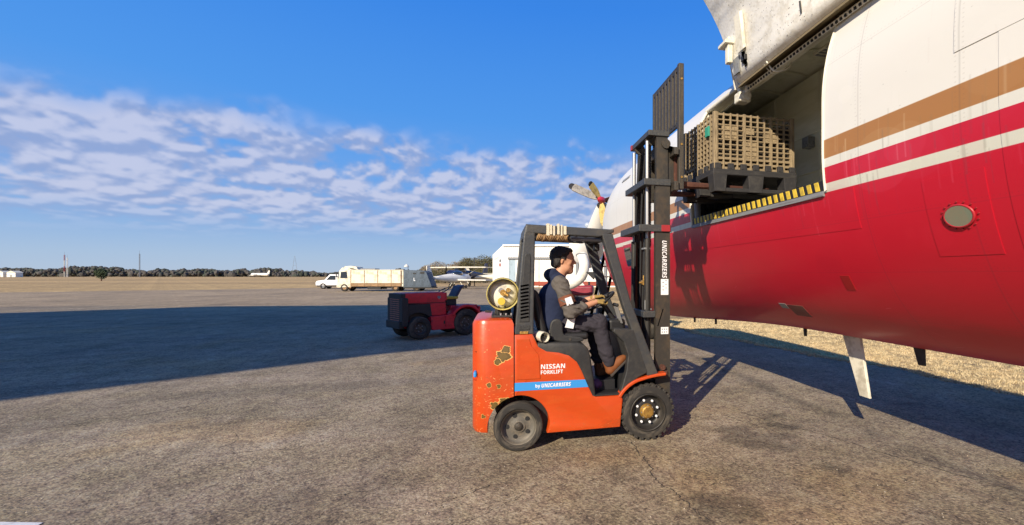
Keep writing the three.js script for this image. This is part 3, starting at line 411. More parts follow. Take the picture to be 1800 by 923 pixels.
/* ---------- forklift: local x forward, y up, z towards the camera; origin under the front axle ---------- */
const FLW = 1.475, FLU = 4.968;
const flPos = [cosT * FLW - sinT * FLU, 0, -(cosT * FLU + sinT * FLW)];
const paintTex = (() => {                                   // orange paint with chips down to olive primer and pale scratches, 2 m by 1.4 m seen from the side
  const W = 2048, H = 1434, cv = document.createElement('canvas'); cv.width = W; cv.height = H; const c = cv.getContext('2d'); const X = (x) => (x + 1.8) / 2 * W, Y = (y) => (1 - y / 1.4) * H;
  c.fillStyle = '#bb430f'; c.fillRect(0, 0, W, H);
  for (let i = 0; i < 1100; i++) { c.globalAlpha = rr(.02, .09); c.fillStyle = ['#b0390c', '#dd5f22', '#96562c', '#c0501f'][i % 4]; c.beginPath(); c.ellipse(rnd() * W, rnd() * H, rr(10, 120), rr(6, 50), rr(-.3, .3), 0, 7); c.fill(); }
  const chip = (x, y, r, n = 48, stretch = 1) => { const pts = []; for (let i = 0; i < n; i++) { const a = i / n * 6.283, k = r * (.35 + 1.25 * fbm(Math.cos(a) * 1.9 + x * 31 + 9, Math.sin(a) * 1.9 + y * 17 + 9, 5, 3)); pts.push([X(x) + k * Math.cos(a) * 1024 * stretch, Y(y) + k * Math.sin(a) * 1024]); } const draw = (s, col) => { c.fillStyle = col; c.beginPath(); pts.forEach(([a, b], i) => { const q = [X(x) + (a - X(x)) * s, Y(y) + (b - Y(y)) * s]; i ? c.lineTo(...q) : c.moveTo(...q); }); c.fill(); }; c.globalAlpha = 1; draw(1.16, '#d8a55c'); draw(1, '#5d4a22'); c.globalAlpha = .6; draw(.6, '#6f5a2a'); };
  chip(-1.455, .93, .062, 64, 1.1); chip(-1.425, .995, .035, 56); chip(-1.50, .875, .03); chip(-1.47, .42, .05, 64, 1.1); chip(-1.53, .47, .03); chip(-1.41, .505, .035, 56, 2); chip(-1.58, .66, .022); chip(-1.49, .65, .018); chip(-1.63, .37, .016);
  c.globalAlpha = 1; for (let i = 0; i < 190; i++) { const x = rr(-1.75, -1.36), y = rr(.22, .75) * (rnd() < .8 ? 1 : 1.6); c.strokeStyle = rnd() < .6 ? '#f0c48a' : '#7a4a22'; c.globalAlpha = rr(.3, .9); c.lineWidth = rr(1, 5); const L = rr(6, 46); c.beginPath(); c.moveTo(X(x), Y(y)); c.lineTo(X(x) + L * rr(-.2, 1), Y(y) + rr(-22, 26) * rnd()); c.stroke(); }
  for (let i = 0; i < 120; i++) { const x = rr(-.5, -.28), y = rr(.16, .24); c.strokeStyle = '#6b3a1e'; c.globalAlpha = rr(.1, .4); c.lineWidth = rr(1, 2.5); c.beginPath(); c.moveTo(X(x), Y(y)); c.lineTo(X(x) + rr(20, 90), Y(y) - rr(4, 40)); c.stroke(); }
  for (let i = 0; i < 200; i++) { const x = rr(-1.3, -.3), y = rr(.16, 1.1) ** 1; c.strokeStyle = rnd() < .5 ? '#8a3512' : '#f07a45'; c.globalAlpha = rr(.05, .25); c.lineWidth = rr(.7, 2); c.beginPath(); c.moveTo(X(x), Y(y)); c.lineTo(X(x) + rr(10, 80), Y(y) + rr(-5, 5)); c.stroke(); }
  for (let i = 0; i < 260; i++) { const x = rr(-1.75, .1), y = rnd() < .5 ? rr(.16, .22) : rr(.9, 1.28); c.globalAlpha = rr(.15, .6); c.fillStyle = rnd() < .5 ? '#6a4a2a' : '#e2a36a'; c.beginPath(); c.ellipse(X(x), Y(y), rr(1, 7), rr(.8, 3), rr(-.4, .4), 0, 7); c.fill(); }
  for (let i = 0; i < 60; i++) { const x = rr(-1.3, -.3), y = rr(.3, 1.05), L = rr(30, 140); c.globalAlpha = rr(.05, .16); c.fillStyle = '#7a4428'; c.fillRect(X(x), Y(y), rr(1, 4), L); }
  c.globalAlpha = .5; c.fillStyle = '#8a6a48'; for (let i = 0; i < 260; i++) { c.globalAlpha = rr(.05, .3); c.beginPath(); c.arc(rnd() * W, Y(rr(.15, .3)), rr(1, 7), 0, 7); c.fill(); }
  const t = new THREE.CanvasTexture(cv); t.colorSpace = THREE.SRGBColorSpace; t.wrapS = t.wrapT = THREE.RepeatWrapping; t.magFilter = THREE.LinearFilter; return t;
})();
const orange = new THREE.MeshPhysicalMaterial({ map: paintTex, roughness: .38, clearcoat: .35, clearcoatRoughness: .25, bumpMap: grain(4), bumpScale: .001 });
function sideUV(g) { g = plain(g); const p = g.attributes.position, n = g.attributes.normal, uv = g.attributes.uv; for (let i = 0; i < p.count; i++) { const ax = Math.abs(n.getX(i)), az = Math.abs(n.getZ(i)), x = p.getX(i), z = p.getZ(i); const s = ax > az && x < -1.2 ? -1.73 + (.52 - z) * .4 : x; uv.setXY(i, (s + 1.8) / 2, p.getY(i) / 1.4); } return g; }
M.rearRim = wornMat(0x5f5b53, 0x807565, .7, 151, .6, .1);
const lift = thing('forklift', 'orange and black propane forklift with its mast raised into the aircraft door', 'forklift', flPos, THETA);
const flWheel = (r, wid, zf, kind) => {                    // wheel whose outer face points to +z at zf
  const T = new THREE.Group(); T.name = 'wheel';
  const ri = r * (kind === 'front' ? .66 : .70), s = [[ri, -wid / 2], [r * .93, -wid / 2], [r * .985, -wid * .38], [r, -wid * .25], [r, wid * .25], [r * .985, wid * .38], [r * .93, wid / 2], [ri * 1.12, wid / 2], [ri * 1.05, wid * .48], [ri, wid * .40]];
  mesh('tyre', lathe(s.map(([a, b]) => [a * (kind === 'front' ? .955 : 1), b]), 48).rotateX(Math.PI / 2), M.rubber, T);
  if (kind === 'front') { const lug = []; for (let i = 0; i < 26; i++) { const a = i / 26 * 6.283; for (const sd of [1, -1]) lug.push(rb(-.021, .021, r * .86, r, -.0, wid * .47, .008).translate(0, 0, 0).rotateY(0).applyMatrix4(new THREE.Matrix4().makeScale(1, 1, sd)).rotateZ(a + (sd > 0 ? 0 : .12))); } mesh('tread', join(lug), M.rubber, T); }
  const dish = kind === 'front' ? [[0, .02], [ri * .55, .02], [ri * .62, .0], [ri * .86, -.01], [ri * .92, wid * .36], [ri * 1.0, wid * .42], [ri * 1.02, wid * .30]] : [[0, .03], [ri * .34, .03], [ri * .40, .012], [ri * .88, -.002], [ri * .94, wid * .30], [ri * 1.02, wid * .36]];
  mesh('rim', lathe(dish.map(([a, b]) => [a, b]), 40).rotateX(Math.PI / 2).translate(0, 0, wid * .12), kind === 'front' ? M.steelDark : M.rearRim, T);
  if (kind === 'front') { const hub = mesh('hub', lathe([[0, .075], [.05, .075], [.062, .066], [.07, .05], [.078, .035], [.078, 0]], 28).rotateX(Math.PI / 2).translate(0, 0, wid * .12), M.brass, T); for (let i = 0; i < 8; i++) { const a = i / 8 * 6.283; mesh('hub_bolt', disc(.007, .014, 8).rotateX(Math.PI / 2).translate(.066 * Math.cos(a), .066 * Math.sin(a), wid * .12 + .055), M.chrome, hub); } for (let i = 0; i < 8; i++) { const a = (i + .35) / 8 * 6.283; mesh('wheel_nut', lathe([[0, .022], [.009, .022], [.013, .016], [.013, 0]], 10).rotateX(Math.PI / 2).translate(.118 * Math.cos(a), .118 * Math.sin(a), wid * .12 + .018), M.label, T); } }
  else { for (let i = 0; i < 5; i++) { const a = (i + .2) / 5 * 6.283; mesh('rim_hole', disc(.021, .008, 16).rotateX(Math.PI / 2).translate(.105 * Math.cos(a), .105 * Math.sin(a), wid * .12 + .006), M.rubberDark, T); } mesh('hub', lathe([[0, .052], [.022, .05], [.036, .044], [.042, .03], [.046, 0]], 24).rotateX(Math.PI / 2).translate(0, 0, wid * .12), M.steel, T); }
  T.position.z = zf - wid / 2; return T;
};
{
  const add = (n, g, m, p = lift, label) => mesh(n, g, m, p, label);
  for (const s of [1, -1]) { const f = flWheel(.29, .2, .515, 'front'); f.position.y = .289; lift.add(f); const b = flWheel(.237, .17, .50, 'rear'); b.position.set(-1.304, .236, b.position.z); b.rotation.z = .4; lift.add(b); if (s < 0) for (const w of [f, b]) { w.rotation.y = Math.PI; w.position.z *= -1; } }
  add('front_axle', bar([0, .29, -.35], [0, .29, .35], .07), M.steelDark); add('rear_axle', bar([-1.304, .236, -.35], [-1.304, .236, .35], .05), M.steelDark);
  // counterweight
  const plan = [...roundRect(-1.735, -1.0, -.52, .52, .15, 8)].filter(([x]) => x < -1.2); const cwPlan = [[-1.352, .52], ...plan.filter(([x, z]) => z > 0 && x < -1.36), ...plan.filter(([x, z]) => z <= 0 && x < -1.36), [-1.352, -.52]];
  let cw = ext(cwPlan.map(([x, z]) => [x, -z]).reverse(), .20, 1.285, .05).rotateX(-Math.PI / 2);
  cw = cut(cw, disc(.292, 1.3, 40).rotateX(Math.PI / 2).translate(-1.304, .255, 0), bx(-1.9, -1.64, .86, 1.02, -.30, .30), bx(-1.76, -1.69, .70, .98, .36, .6));
  add('counterweight', toCreasedNormals(sideUV(cw), .7), orange); add('tail_lamp', rb(-1.722, -1.69, .735, .79, .40, .50, .02), M.blue);
  add('tow_pin', bar([-1.70, .85, 0], [-1.70, 1.04, 0], .02), M.steelDark);
  // chassis sides
  const arch = circlePts(-1.304, .255, .292, 98, 0, 16);
  const bodyPts = [[-1.345, .55], [-1.345, 1.13], [-1.175, 1.132], [-1.15, 1.08], [-1.118, 1.01], [-1.04, .962], [-.92, .945], [-.82, .912], [-.74, .845], [-.69, .75], [-.645, .64], [-.583, .505], [-.55, .488], [-.285, .486], [-.272, .44], [-.30, .165], [-1.035, .165]];
  const bp = [...bodyPts.slice(0, 1), ...bodyPts.slice(1), [-1.012, .255], ...arch.slice().reverse().filter(([x, y]) => y > .26)];
  add('body_panel', toCreasedNormals(sideUV(ext(bp, -.52, .52, .014)), .7), orange);
  add('panel_emboss', sideUV(ext([[-1.325, .70], [-1.325, 1.09], [-1.205, 1.09], [-1.185, 1.02], [-1.115, .93], [-1.10, .70]].map(([x, y]) => [x, y]), .517, .526, .004)), orange);
  add('fuel_panel_seam', bx(-1.349, -1.346, .55, 1.12, .50, .519), M.rubberDark);
  add('underbody', bx(-1.25, -.2, .13, .45, -.38, .38), M.black); add('wheel_well', join(bx(-.26, .16, .34, .66, -.46, .30)), M.black);
  const stripe = add('side_stripe', ext([[-1.343, .592], [-1.343, .672], [-.66, .668], [-.628, .592]], .5205, .5235, .0008), M.blue);
  add('lettering', text('by', .030).translate(-1.15, .617, .524), M.label, stripe); add('lettering', text('UNICARRIERS', .037, .002, .86).applyMatrix4(new THREE.Matrix4().makeShear(0, 0, .16, 0, 0, 0)).translate(-1.095, .614, .524), M.label, stripe);
  add('lettering', text('NISSAN', .044, .002, 1.1).translate(-1.10, .792, .521), M.label); add('lettering', text('FORKLIFT', .036, .002, .96).translate(-1.10, .742, .521), M.label);
  // black hood under the seat
  const hood = [[-1.14, .99], [-1.125, 1.045], [-.74, 1.035], [-.67, 1.015], [-.625, .965], [-.60, .88], [-.555, .56], [-.55, .46], [-1.1, .46]];
  add('seat_deck', toCreasedNormals(ext(hood, -.512, .512, .02), .8), M.plasticGrey); add('step_plate', rb(-.60, -.27, .455, .50, -.50, .505, .01), M.black); add('step_skirt', ext([[-.62, .50], [-.56, .50], [-.30, .488], [-.30, .60], [-.56, .60]], -.49, .3, .004), M.black);
  add('grab_strip', bx(-.6, -.28, .495, .503, .44, .515), M.plasticGrey);
  // front cowl and fenders
  for (const s of [1, -1]) {
    const z0 = s > 0 ? .43 : -.51, z1 = s > 0 ? .51 : -.43;
    add('front_cowl', ext([[-.36, 1.165], [-.15, 1.15], [.0, .70], [-.10, .655], [-.20, .58], [-.285, .47], [-.30, .50], [-.235, .72], [-.215, .88], [-.26, 1.02], [-.37, 1.13]], z0, z1, .012), M.plasticGrey);
    const out = [...circlePts(0, .29, .372, 150, 108, 12), [.0, .668], [.10, .685], [.19, .69]], inn = [[.19, .662], [.10, .655], [.0, .640], ...circlePts(0, .29, .340, 108, 150, 12)];
    add('fender', sideUV(ext([...out, ...inn], s > 0 ? .425 : -.53, s > 0 ? .53 : -.425, .008)), orange);
  }
  add('floor_board', bx(-.58, -.2, .40, .49, -.5, .5), M.black); add('dash_cowl', toCreasedNormals(ext([[-.27, 1.12], [-.10, 1.14], [.02, .70], [-.12, .62], [-.2, .9]], -.43, .43, .02), .7), M.plasticGrey);
  add('dash_pod', rb(-.37, -.18, 1.10, 1.24, .0, .30, .04), M.black); add('gauge', rb(-.35, -.25, 1.235, 1.26, .02, .16, .01), M.grey);
  for (let i = 0; i < 4; i++) { const l = add('hydraulic_lever', bar([-.24, 1.2, .24 + i * .045], [-.30, 1.38, .26 + i * .045], .007), M.chrome); add('knob', new THREE.SphereGeometry(.018, 10, 8).translate(-.30, 1.39, .26 + i * .045), M.black, l); }
  add('pedal', beam([-.24, .58, .25], [-.10, .72, .25], .09, .015), M.black); add('pedal', beam([-.24, .58, -.1], [-.10, .72, -.1], .09, .015), M.black);
  // steering
  add('steering_column', bar([-.22, 1.12, .21], [-.415, 1.40, .21], .028), M.black);
  const sw = new THREE.Group(); sw.name = 'steering_wheel'; sw.position.set(-.435, 1.425, .21); sw.rotation.z = .6; lift.add(sw);
  mesh('wheel_rim', new THREE.TorusGeometry(.165, .0125, 10, 40).rotateX(Math.PI / 2), M.black, sw); mesh('wheel_boss', lathe([[0, .02], [.03, .016], [.04, -.02], [0, -.03]], 20), M.black, sw); for (let i = 0; i < 3; i++) mesh('spoke', bar([0, -.005, 0], [.16 * Math.cos(i * 2.09), 0, .16 * Math.sin(i * 2.09)], .009), M.black, sw); mesh('spinner_knob', new THREE.SphereGeometry(.024, 12, 10).translate(.06, .035, .15), M.black, sw);
  // seat
  const seat = add('seat_cushion', rb(-1.06, -.60, 1.045, 1.12, -.08, .42, .035), M.black); add('seat_slide', bx(-1.0, -.66, 1.03, 1.06, -.03, .37), M.steelDark, seat);
  add('seat_back', toCreasedNormals(ext(smoothPts([[-1.08, 1.08], [-1.14, 1.3], [-1.175, 1.52], [-1.15, 1.56], [-1.10, 1.5], [-1.06, 1.3], [-1.02, 1.12], [-1.08, 1.08]], 30), -.07, .41, .03), .9), M.black);
  for (const s of [1, -1]) { const hr = add('hip_restraint', ext(smoothPts([[-.98, 1.06], [-1.0, 1.16], [-.985, 1.24], [-.93, 1.265], [-.88, 1.235], [-.87, 1.14], [-.84, 1.1], [-.70, 1.08], [-.66, 1.05], [-.70, 1.03], [-.85, 1.03], [-.98, 1.06]], 40), s > 0 ? .405 : -.105, s > 0 ? .445 : -.065, .012), M.plasticGrey); add('bolt', disc(.014, .01, 10).rotateX(Math.PI / 2).translate(-.80, 1.06, s > 0 ? .447 : -.107), M.steel, hr); }
  // overhead guard
  for (const s of [1, -1]) {
    const zz = (a, b) => s > 0 ? [a, b] : [-b, -a];
    const slots = []; for (let i = 0; i < 9; i++) { const y = 1.27 + i * .034; slots.push([[-1.285, y], [-1.215, y + .016], [-1.215, y + .026], [-1.285, y + .010]]); }
    const pil = add('rear_pillar', ext([[-1.345, 1.128], [-1.165, 1.128], [-1.148, 2.10], [-1.15, 2.19], [-1.235, 2.195], [-1.255, 2.1]], ...zz(.405, .505), .012), M.frame);
    add('pillar_louvre_panel', ext([[-1.30, 1.25], [-1.205, 1.25], [-1.19, 1.88], [-1.20, 1.91], [-1.235, 1.91], [-1.25, 1.88]], ...zz(.500, .512), .005), M.plasticGrey, pil);
    for (let i = 0; i < 10; i++) add('louvre', beam([-1.288, 1.29 + i * .034, s * .513], [-1.212, 1.303 + i * .034, s * .513], .008, .014), M.frame, pil);
    add('pillar_plate', rb(-1.30, -1.20, 1.175, 1.215, s * .502, s * .512, .002), M.plasticGrey, pil); add('pillar_tag', rb(-1.295, -1.215, 1.135, 1.16, s * .503, s * .513, .002), M.brass, pil);
    add('roof_beam', ext([[-1.235, 2.195], [-.42, 2.165], [-.36, 2.165], [-.36, 2.135], [-.45, 2.10], [-.52, 2.085], [-1.15, 2.105], [-1.24, 2.11]], ...zz(.42, .507), .012), M.frame);
    add('front_pillar', ext([[-.49, 2.12], [-.375, 2.12], [-.19, 1.45], [.115, .67], [-.005, .665], [-.27, 1.40]], ...zz(.40, .509), .012), M.frame);
  }
  for (let i = 0; i < 8; i++) { const x = -1.13 + i * .105; add('roof_bar', rb(x, x + .028, 2.11 - i * .002, 2.16 - i * .002, -.43, .43, .008), M.frame); }
  add('rear_cross_beam', rb(-1.245, -1.17, 2.09, 2.185, -.42, .42, .01), M.frame); add('front_cross_beam', rb(-.46, -.37, 2.07, 2.15, -.41, .41, .01), M.frame);
  add('work_light', rb(-.42, -.36, 1.98, 2.07, -.30, -.18, .02), M.black); add('roof_tube', bar([-.78, 2.065, .40], [-.45, 2.06, .40], .018), M.grey); add('mirror', lathe([[0, .012], [.06, .008], [.075, 0], [.06, -.02], [0, -.03]], 20).rotateZ(Math.PI / 2).translate(-1.13, 1.74, -.3), M.black); add('mirror_arm', bar([-1.17, 1.74, -.42], [-1.13, 1.74, -.3], .008), M.black);
  // twine and cloth tape wound round the roof beam
  const rp = []; for (let k = 0; k <= 26 * 8; k++) { const a = k / 8 * 6.283, x = -1.125 + k / (26 * 8) * .30; rp.push([x + .010 * Math.sin(k * 1.7), 2.072 + (.034 + .005 * Math.sin(k * .9)) * Math.cos(a), .462 + (.048 + .004 * Math.cos(k)) * Math.sin(a)]); } add('twine_wrap', tube(rp, .0075, 900, 5), M.rope); add('wrapped_bundle', bar([-1.14, 2.072, .462], [-.80, 2.068, .462], .028), M.steelDark);
  [[-1.04, .032], [-1.005, .022], [-.975, .02], [-.935, .024], [-.90, .018], [-.873, .03]].forEach(([x, w], i) => add('cloth_tape', rb(x, x + w, 2.085 + .012 * (i % 2), 2.205 - .01 * (i % 3), .412, .516 + .002 * (i % 2), .006), M.cloth));
  // propane tank and its cradle
  const tank = add('propane_tank', lathe([[0, -.37], [.08, -.365], [.135, -.33], [.150, -.26], [.150, .24], [.135, .30], [.08, .325], [0, .33]], 32).rotateX(Math.PI / 2).translate(-1.45, 1.515, .0), M.offwhite);
  add('tank_collar', lathe([[.150, .26], [.160, .28], [.158, .39], [.150, .395], [.146, .38], [.146, .28], [.15, .26]], 40).rotateX(Math.PI / 2).translate(-1.45, 1.515, 0), wornMat(0xcbbd6c, 0x8d8250, .7, 71, .5), tank);
  add('tank_valve', join(disc(.03, .05, 14).rotateX(Math.PI / 2).translate(-1.45, 1.53, .35), bar([-1.45, 1.53, .36], [-1.40, 1.50, .38], .014), disc(.022, .03, 12).rotateX(Math.PI / 2).translate(-1.40, 1.555, .345)), M.brass, tank); add('tank_cap', disc(.036, .05, 20).rotateX(Math.PI / 2).translate(-1.465, 1.445, .36), M.yellow, tank); add('tank_gauge', disc(.026, .02, 16).rotateX(Math.PI / 2).translate(-1.47, 1.55, .35), M.chrome, tank);
  add('tank_cradle', join(rb(-1.56, -1.36, 1.285, 1.31, -.36, .38, .006), rb(-1.53, -1.37, 1.30, 1.375, -.24, -.2, .006), rb(-1.53, -1.37, 1.30, 1.375, .2, .24, .006), bar([-1.56, 1.34, .30], [-1.62, 1.345, .30], .012), bar([-1.50, 1.30, .30], [-1.49, 1.4, .30], .008), bar([-1.44, 1.30, .34], [-1.43, 1.4, .34], .008)), M.steelDark);
  for (const z of [-.22, .2]) add('tank_strap', new THREE.TorusGeometry(.154, .008, 6, 36).translate(-1.45, 1.515, z), M.steel, tank);
  for (let i = 0; i < 3; i++) add('cradle_bolt', disc(.01, .02, 8).translate(-1.47 + i * .05, 1.318, .37), M.chrome);
}
{ // mast, carriage and forks
  const add = (n, g, m, p = lift) => mesh(n, g, m, p), rail = (z, s, x0, x1, y0, y1, th, m, n) => add(n, ext([[x0, 0], [x1, 0], [x1, s * -.055], [x1 - th, s * -.055], [x1 - th, s * -th], [x0 + th, s * -th], [x0 + th, s * -.055], [x0, s * -.055]].map(([a, b]) => [a, -b]), y0, y1, .003).rotateX(-Math.PI / 2).translate(0, 0, z), m);
  for (const s of [1, -1]) {
    const o = rail(s * .365, s, .13, .295, .13, 2.66, .022, M.steel, 'outer_rail'); rail(s * .325, s, .155, .285, .62, 3.24, .018, M.steel, 'inner_rail');
    add('lift_cylinder', bar([.075, .35, s * .25], [.075, 2.1, s * .25], .036), M.steelDark); add('cylinder_rod', bar([.075, 2.1, s * .25], [.075, 3.16, s * .25], .02), M.chrome);
    add('mast_hose', tube([[.06, .6, s * .16], [.05, 1.4, s * .17], [.08, 2.4, s * .16], [.1, 3.1, s * .15]], .013, 30, 7), M.rubberDark); add('mast_hose', tube([[.03, .8, s * .1], [.04, 1.6, s * .11], [.06, 2.5, s * .1], [.1, 3.05, s * .1]], .011, 30, 7), M.rubberDark);
    const links = []; for (let i = 0; i < 78; i++) links.push(bx(.105, .135, 2.02 + i * .015, 2.031 + i * .015, s * .20 - (i % 2 ? .012 : .008), s * .20 + (i % 2 ? .012 : .008))); add('lift_chain', join(links), M.steelDark); add('chain_wheel', disc(.06, .035, 24).rotateX(Math.PI / 2).translate(.13, 3.19, s * .20), M.steel);
    add('tilt_cylinder', bar([-.15, .62, s * .30], [.12, .74, s * .30], .034), M.steelDark); add('mast_bracket', join(rb(.10, .26, .60, .68, s * .366, s * .39, .008), bar([.06, .70, s * .36], [.14, .62, s * .40], .016), disc(.03, .04, 14).rotateX(Math.PI / 2).translate(.2, .72, s * .385)), M.rust);
    add('mast_roller', disc(.045, .03, 20).rotateX(Math.PI / 2).translate(.22, 2.63, s * .30), M.steel);
  }
  const tie = (y, x0, x1, z0, z1, h, n = 'cross_tie') => add(n, join(rb(x0, x1, y, y + h, z0, z1, .008), rb(x0, .30, y, y + h, z1 - .022, z1 + .012, .006), rb(x0, .2, y, y + h, z0 - .01, z0 + .02, .006)), M.frame);
  tie(2.165, -.06, .03, -.37, .372, .075); tie(2.66, .0, .10, -.37, .368, .07); tie(3.2, .06, .14, -.33, .33, .06); tie(1.25, .0, .05, -.34, .34, .07); tie(.45, .02, .1, -.34, .34, .1);
  add('tie_end_mark', rb(.19, .29, 2.168, 2.238, .384, .390, .003), M.red); add('tie_end_mark', rb(.05, .06, 3.2, 3.26, -.33, -.27, .003), M.red);
  add('mast_valve', join(disc(.03, .07, 10).rotateX(Math.PI / 2).translate(.05, 1.62, .2), bar([.05, 1.62, .2], [.05, 1.70, .2], .01), bar([.0, 1.62, .2], [.1, 1.62, .2], .01)), M.brass); add('hose_fitting', join(bar([.05, 1.33, .26], [.05, 1.43, .26], .01), bar([.05, 1.33, .26], [.12, 1.33, .26], .01)), M.chrome); add('hose_clamp', rb(.03, .1, 1.98, 2.0, .18, .28, .004), M.grey);
  // decals
  const tg = text('UNICARRIERS', .052, .0015, .86); tg.applyMatrix4(new THREE.Matrix4().makeShear(0, 0, .16, 0, 0, 0)); tg.rotateZ(-Math.PI / 2).translate(.205, 2.08, .3665); add('lettering', tg, M.label);
  add('warning_label', rb(.19, .275, 1.49, 1.66, .3655, .3685, .001), M.label); for (let i = 0; i < 6; i++) add('label_print', bx(.205 + (i % 2) * .035, .225 + (i % 2) * .03, 1.54 + i * .02, 1.548 + i * .02, .3687, .3695), M.grey); add('capacity_plate', rb(.19, .275, 1.07, 1.145, .3655, .3685, .001), M.label); for (let i = 0; i < 6; i++) add('label_print', bx(.20 + (i % 3) * .025, .21 + (i % 3) * .025, 1.085 + Math.floor(i / 3) * .03, 1.10 + Math.floor(i / 3) * .03, .3687, .3695), M.grey); add('paint_scrape', beam([.155, 1.16, .367], [.215, 1.34, .367], .004, .008), M.label);
  // carriage
  const car = add('carriage_bar', rb(.31, .36, 2.60, 2.70, -.46, .46, .008), M.steel); add('carriage_bar', rb(.31, .36, 2.98, 3.06, -.46, .46, .008), M.steel); for (const s of [1, -1]) { add('carriage_plate', ext([[.20, 2.58], [.34, 2.58], [.40, 2.66], [.36, 3.08], [.24, 3.10], [.20, 3.0]], s > 0 ? .27 : -.30, s > 0 ? .30 : -.27, .005), M.steel, car); add('carriage_roller', disc(.05, .03, 20).rotateX(Math.PI / 2).translate(.26, 3.12, s * .33), M.steel, car); }
  add('carriage_cross_member', rb(.22, .30, 3.02, 3.15, -.28, .28, .01), M.steel, car); add('hose_loop', tube([[.25, 3.0, .1], [.31, 2.92, .14], [.28, 2.82, .2], [.33, 2.76, .16]], .012, 24, 6), M.rubberDark, car); add('hose_reel', disc(.05, .04, 24).rotateX(Math.PI / 2).translate(.30, 3.40, -.36), M.offwhite, car);
  // load backrest
  const br = add('backrest_side', rb(.37, .43, 2.62, 3.97, .375, .43, .008), M.steel); add('backrest_side', rb(.37, .41, 3.0, 3.96, -.44, -.40, .008), M.steel); add('backrest_rail', rb(.375, .40, 3.90, 3.96, -.43, .40, .006), M.steel); add('backrest_rail', rb(.375, .40, 3.30, 3.36, -.43, .40, .006), M.steel); for (let i = 0; i < 7; i++) { const z = -.33 + i * .105; add('backrest_bar', rb(.37, .405, 3.33, 3.93, z - .025, z + .025, .006), M.steel); } for (const y of [2.75, 3.1, 3.8]) add('bolt', disc(.012, .012, 8).rotateX(Math.PI / 2).translate(.40, y, .432), M.brass, br); add('backrest_brace', beam([.30, 3.05, .40], [.36, 3.34, -.41], .03, .05), M.steel);
  for (const s of [1, -1]) { const z = s * .27; const fk = add('fork', toCreasedNormals(ext([[.36, 3.08], [.405, 3.08], [.41, 2.76], [.43, 2.735], [.50, 2.728], [1.52, 2.70], [1.52, 2.688], [.55, 2.672], [.42, 2.675], [.375, 2.70], [.362, 2.76]], z - .055, z + .055, .006), .6), M.rust); add('fork_hook', rb(.33, .42, 3.06, 3.10, z - .055, z + .055, .008), M.steel, fk); }
}
{ // rolled paper tucked behind the seat
  const t = thing('paper_roll', 'rolled pale tube of paper tucked behind the forklift seat', 'paper roll', flPos, THETA);
  mesh('tube', lathe([[.045, -.2], [.052, -.2], [.052, .2], [.045, .2], [.045, -.2]], 24).rotateX(Math.PI / 2).rotateY(.35).translate(-1.125, 1.098, .34), M.offwhite, t);
}
{ // purple pouch on the floor
  const g = new THREE.SphereGeometry(1, 20, 14); const p = g.attributes.position; for (let i = 0; i < p.count; i++) { const v = V().fromBufferAttribute(p, i), k = 1 + .16 * (fbm(v.x * 2 + 3, v.y * 2 + v.z, 77, 3) - .5); p.setXYZ(i, -.50 + v.x * .075 * k, .556 + Math.max(v.y, -.98) * .053 * k, .26 + v.z * .08 * k); } g.computeVertexNormals();
  const m = solo('pouch', g, std(C(.09, .035, .10), .8), 'small purple pouch lying on the forklift floor', 'pouch'); m.position.set(...flPos); m.rotation.y = THETA;
}

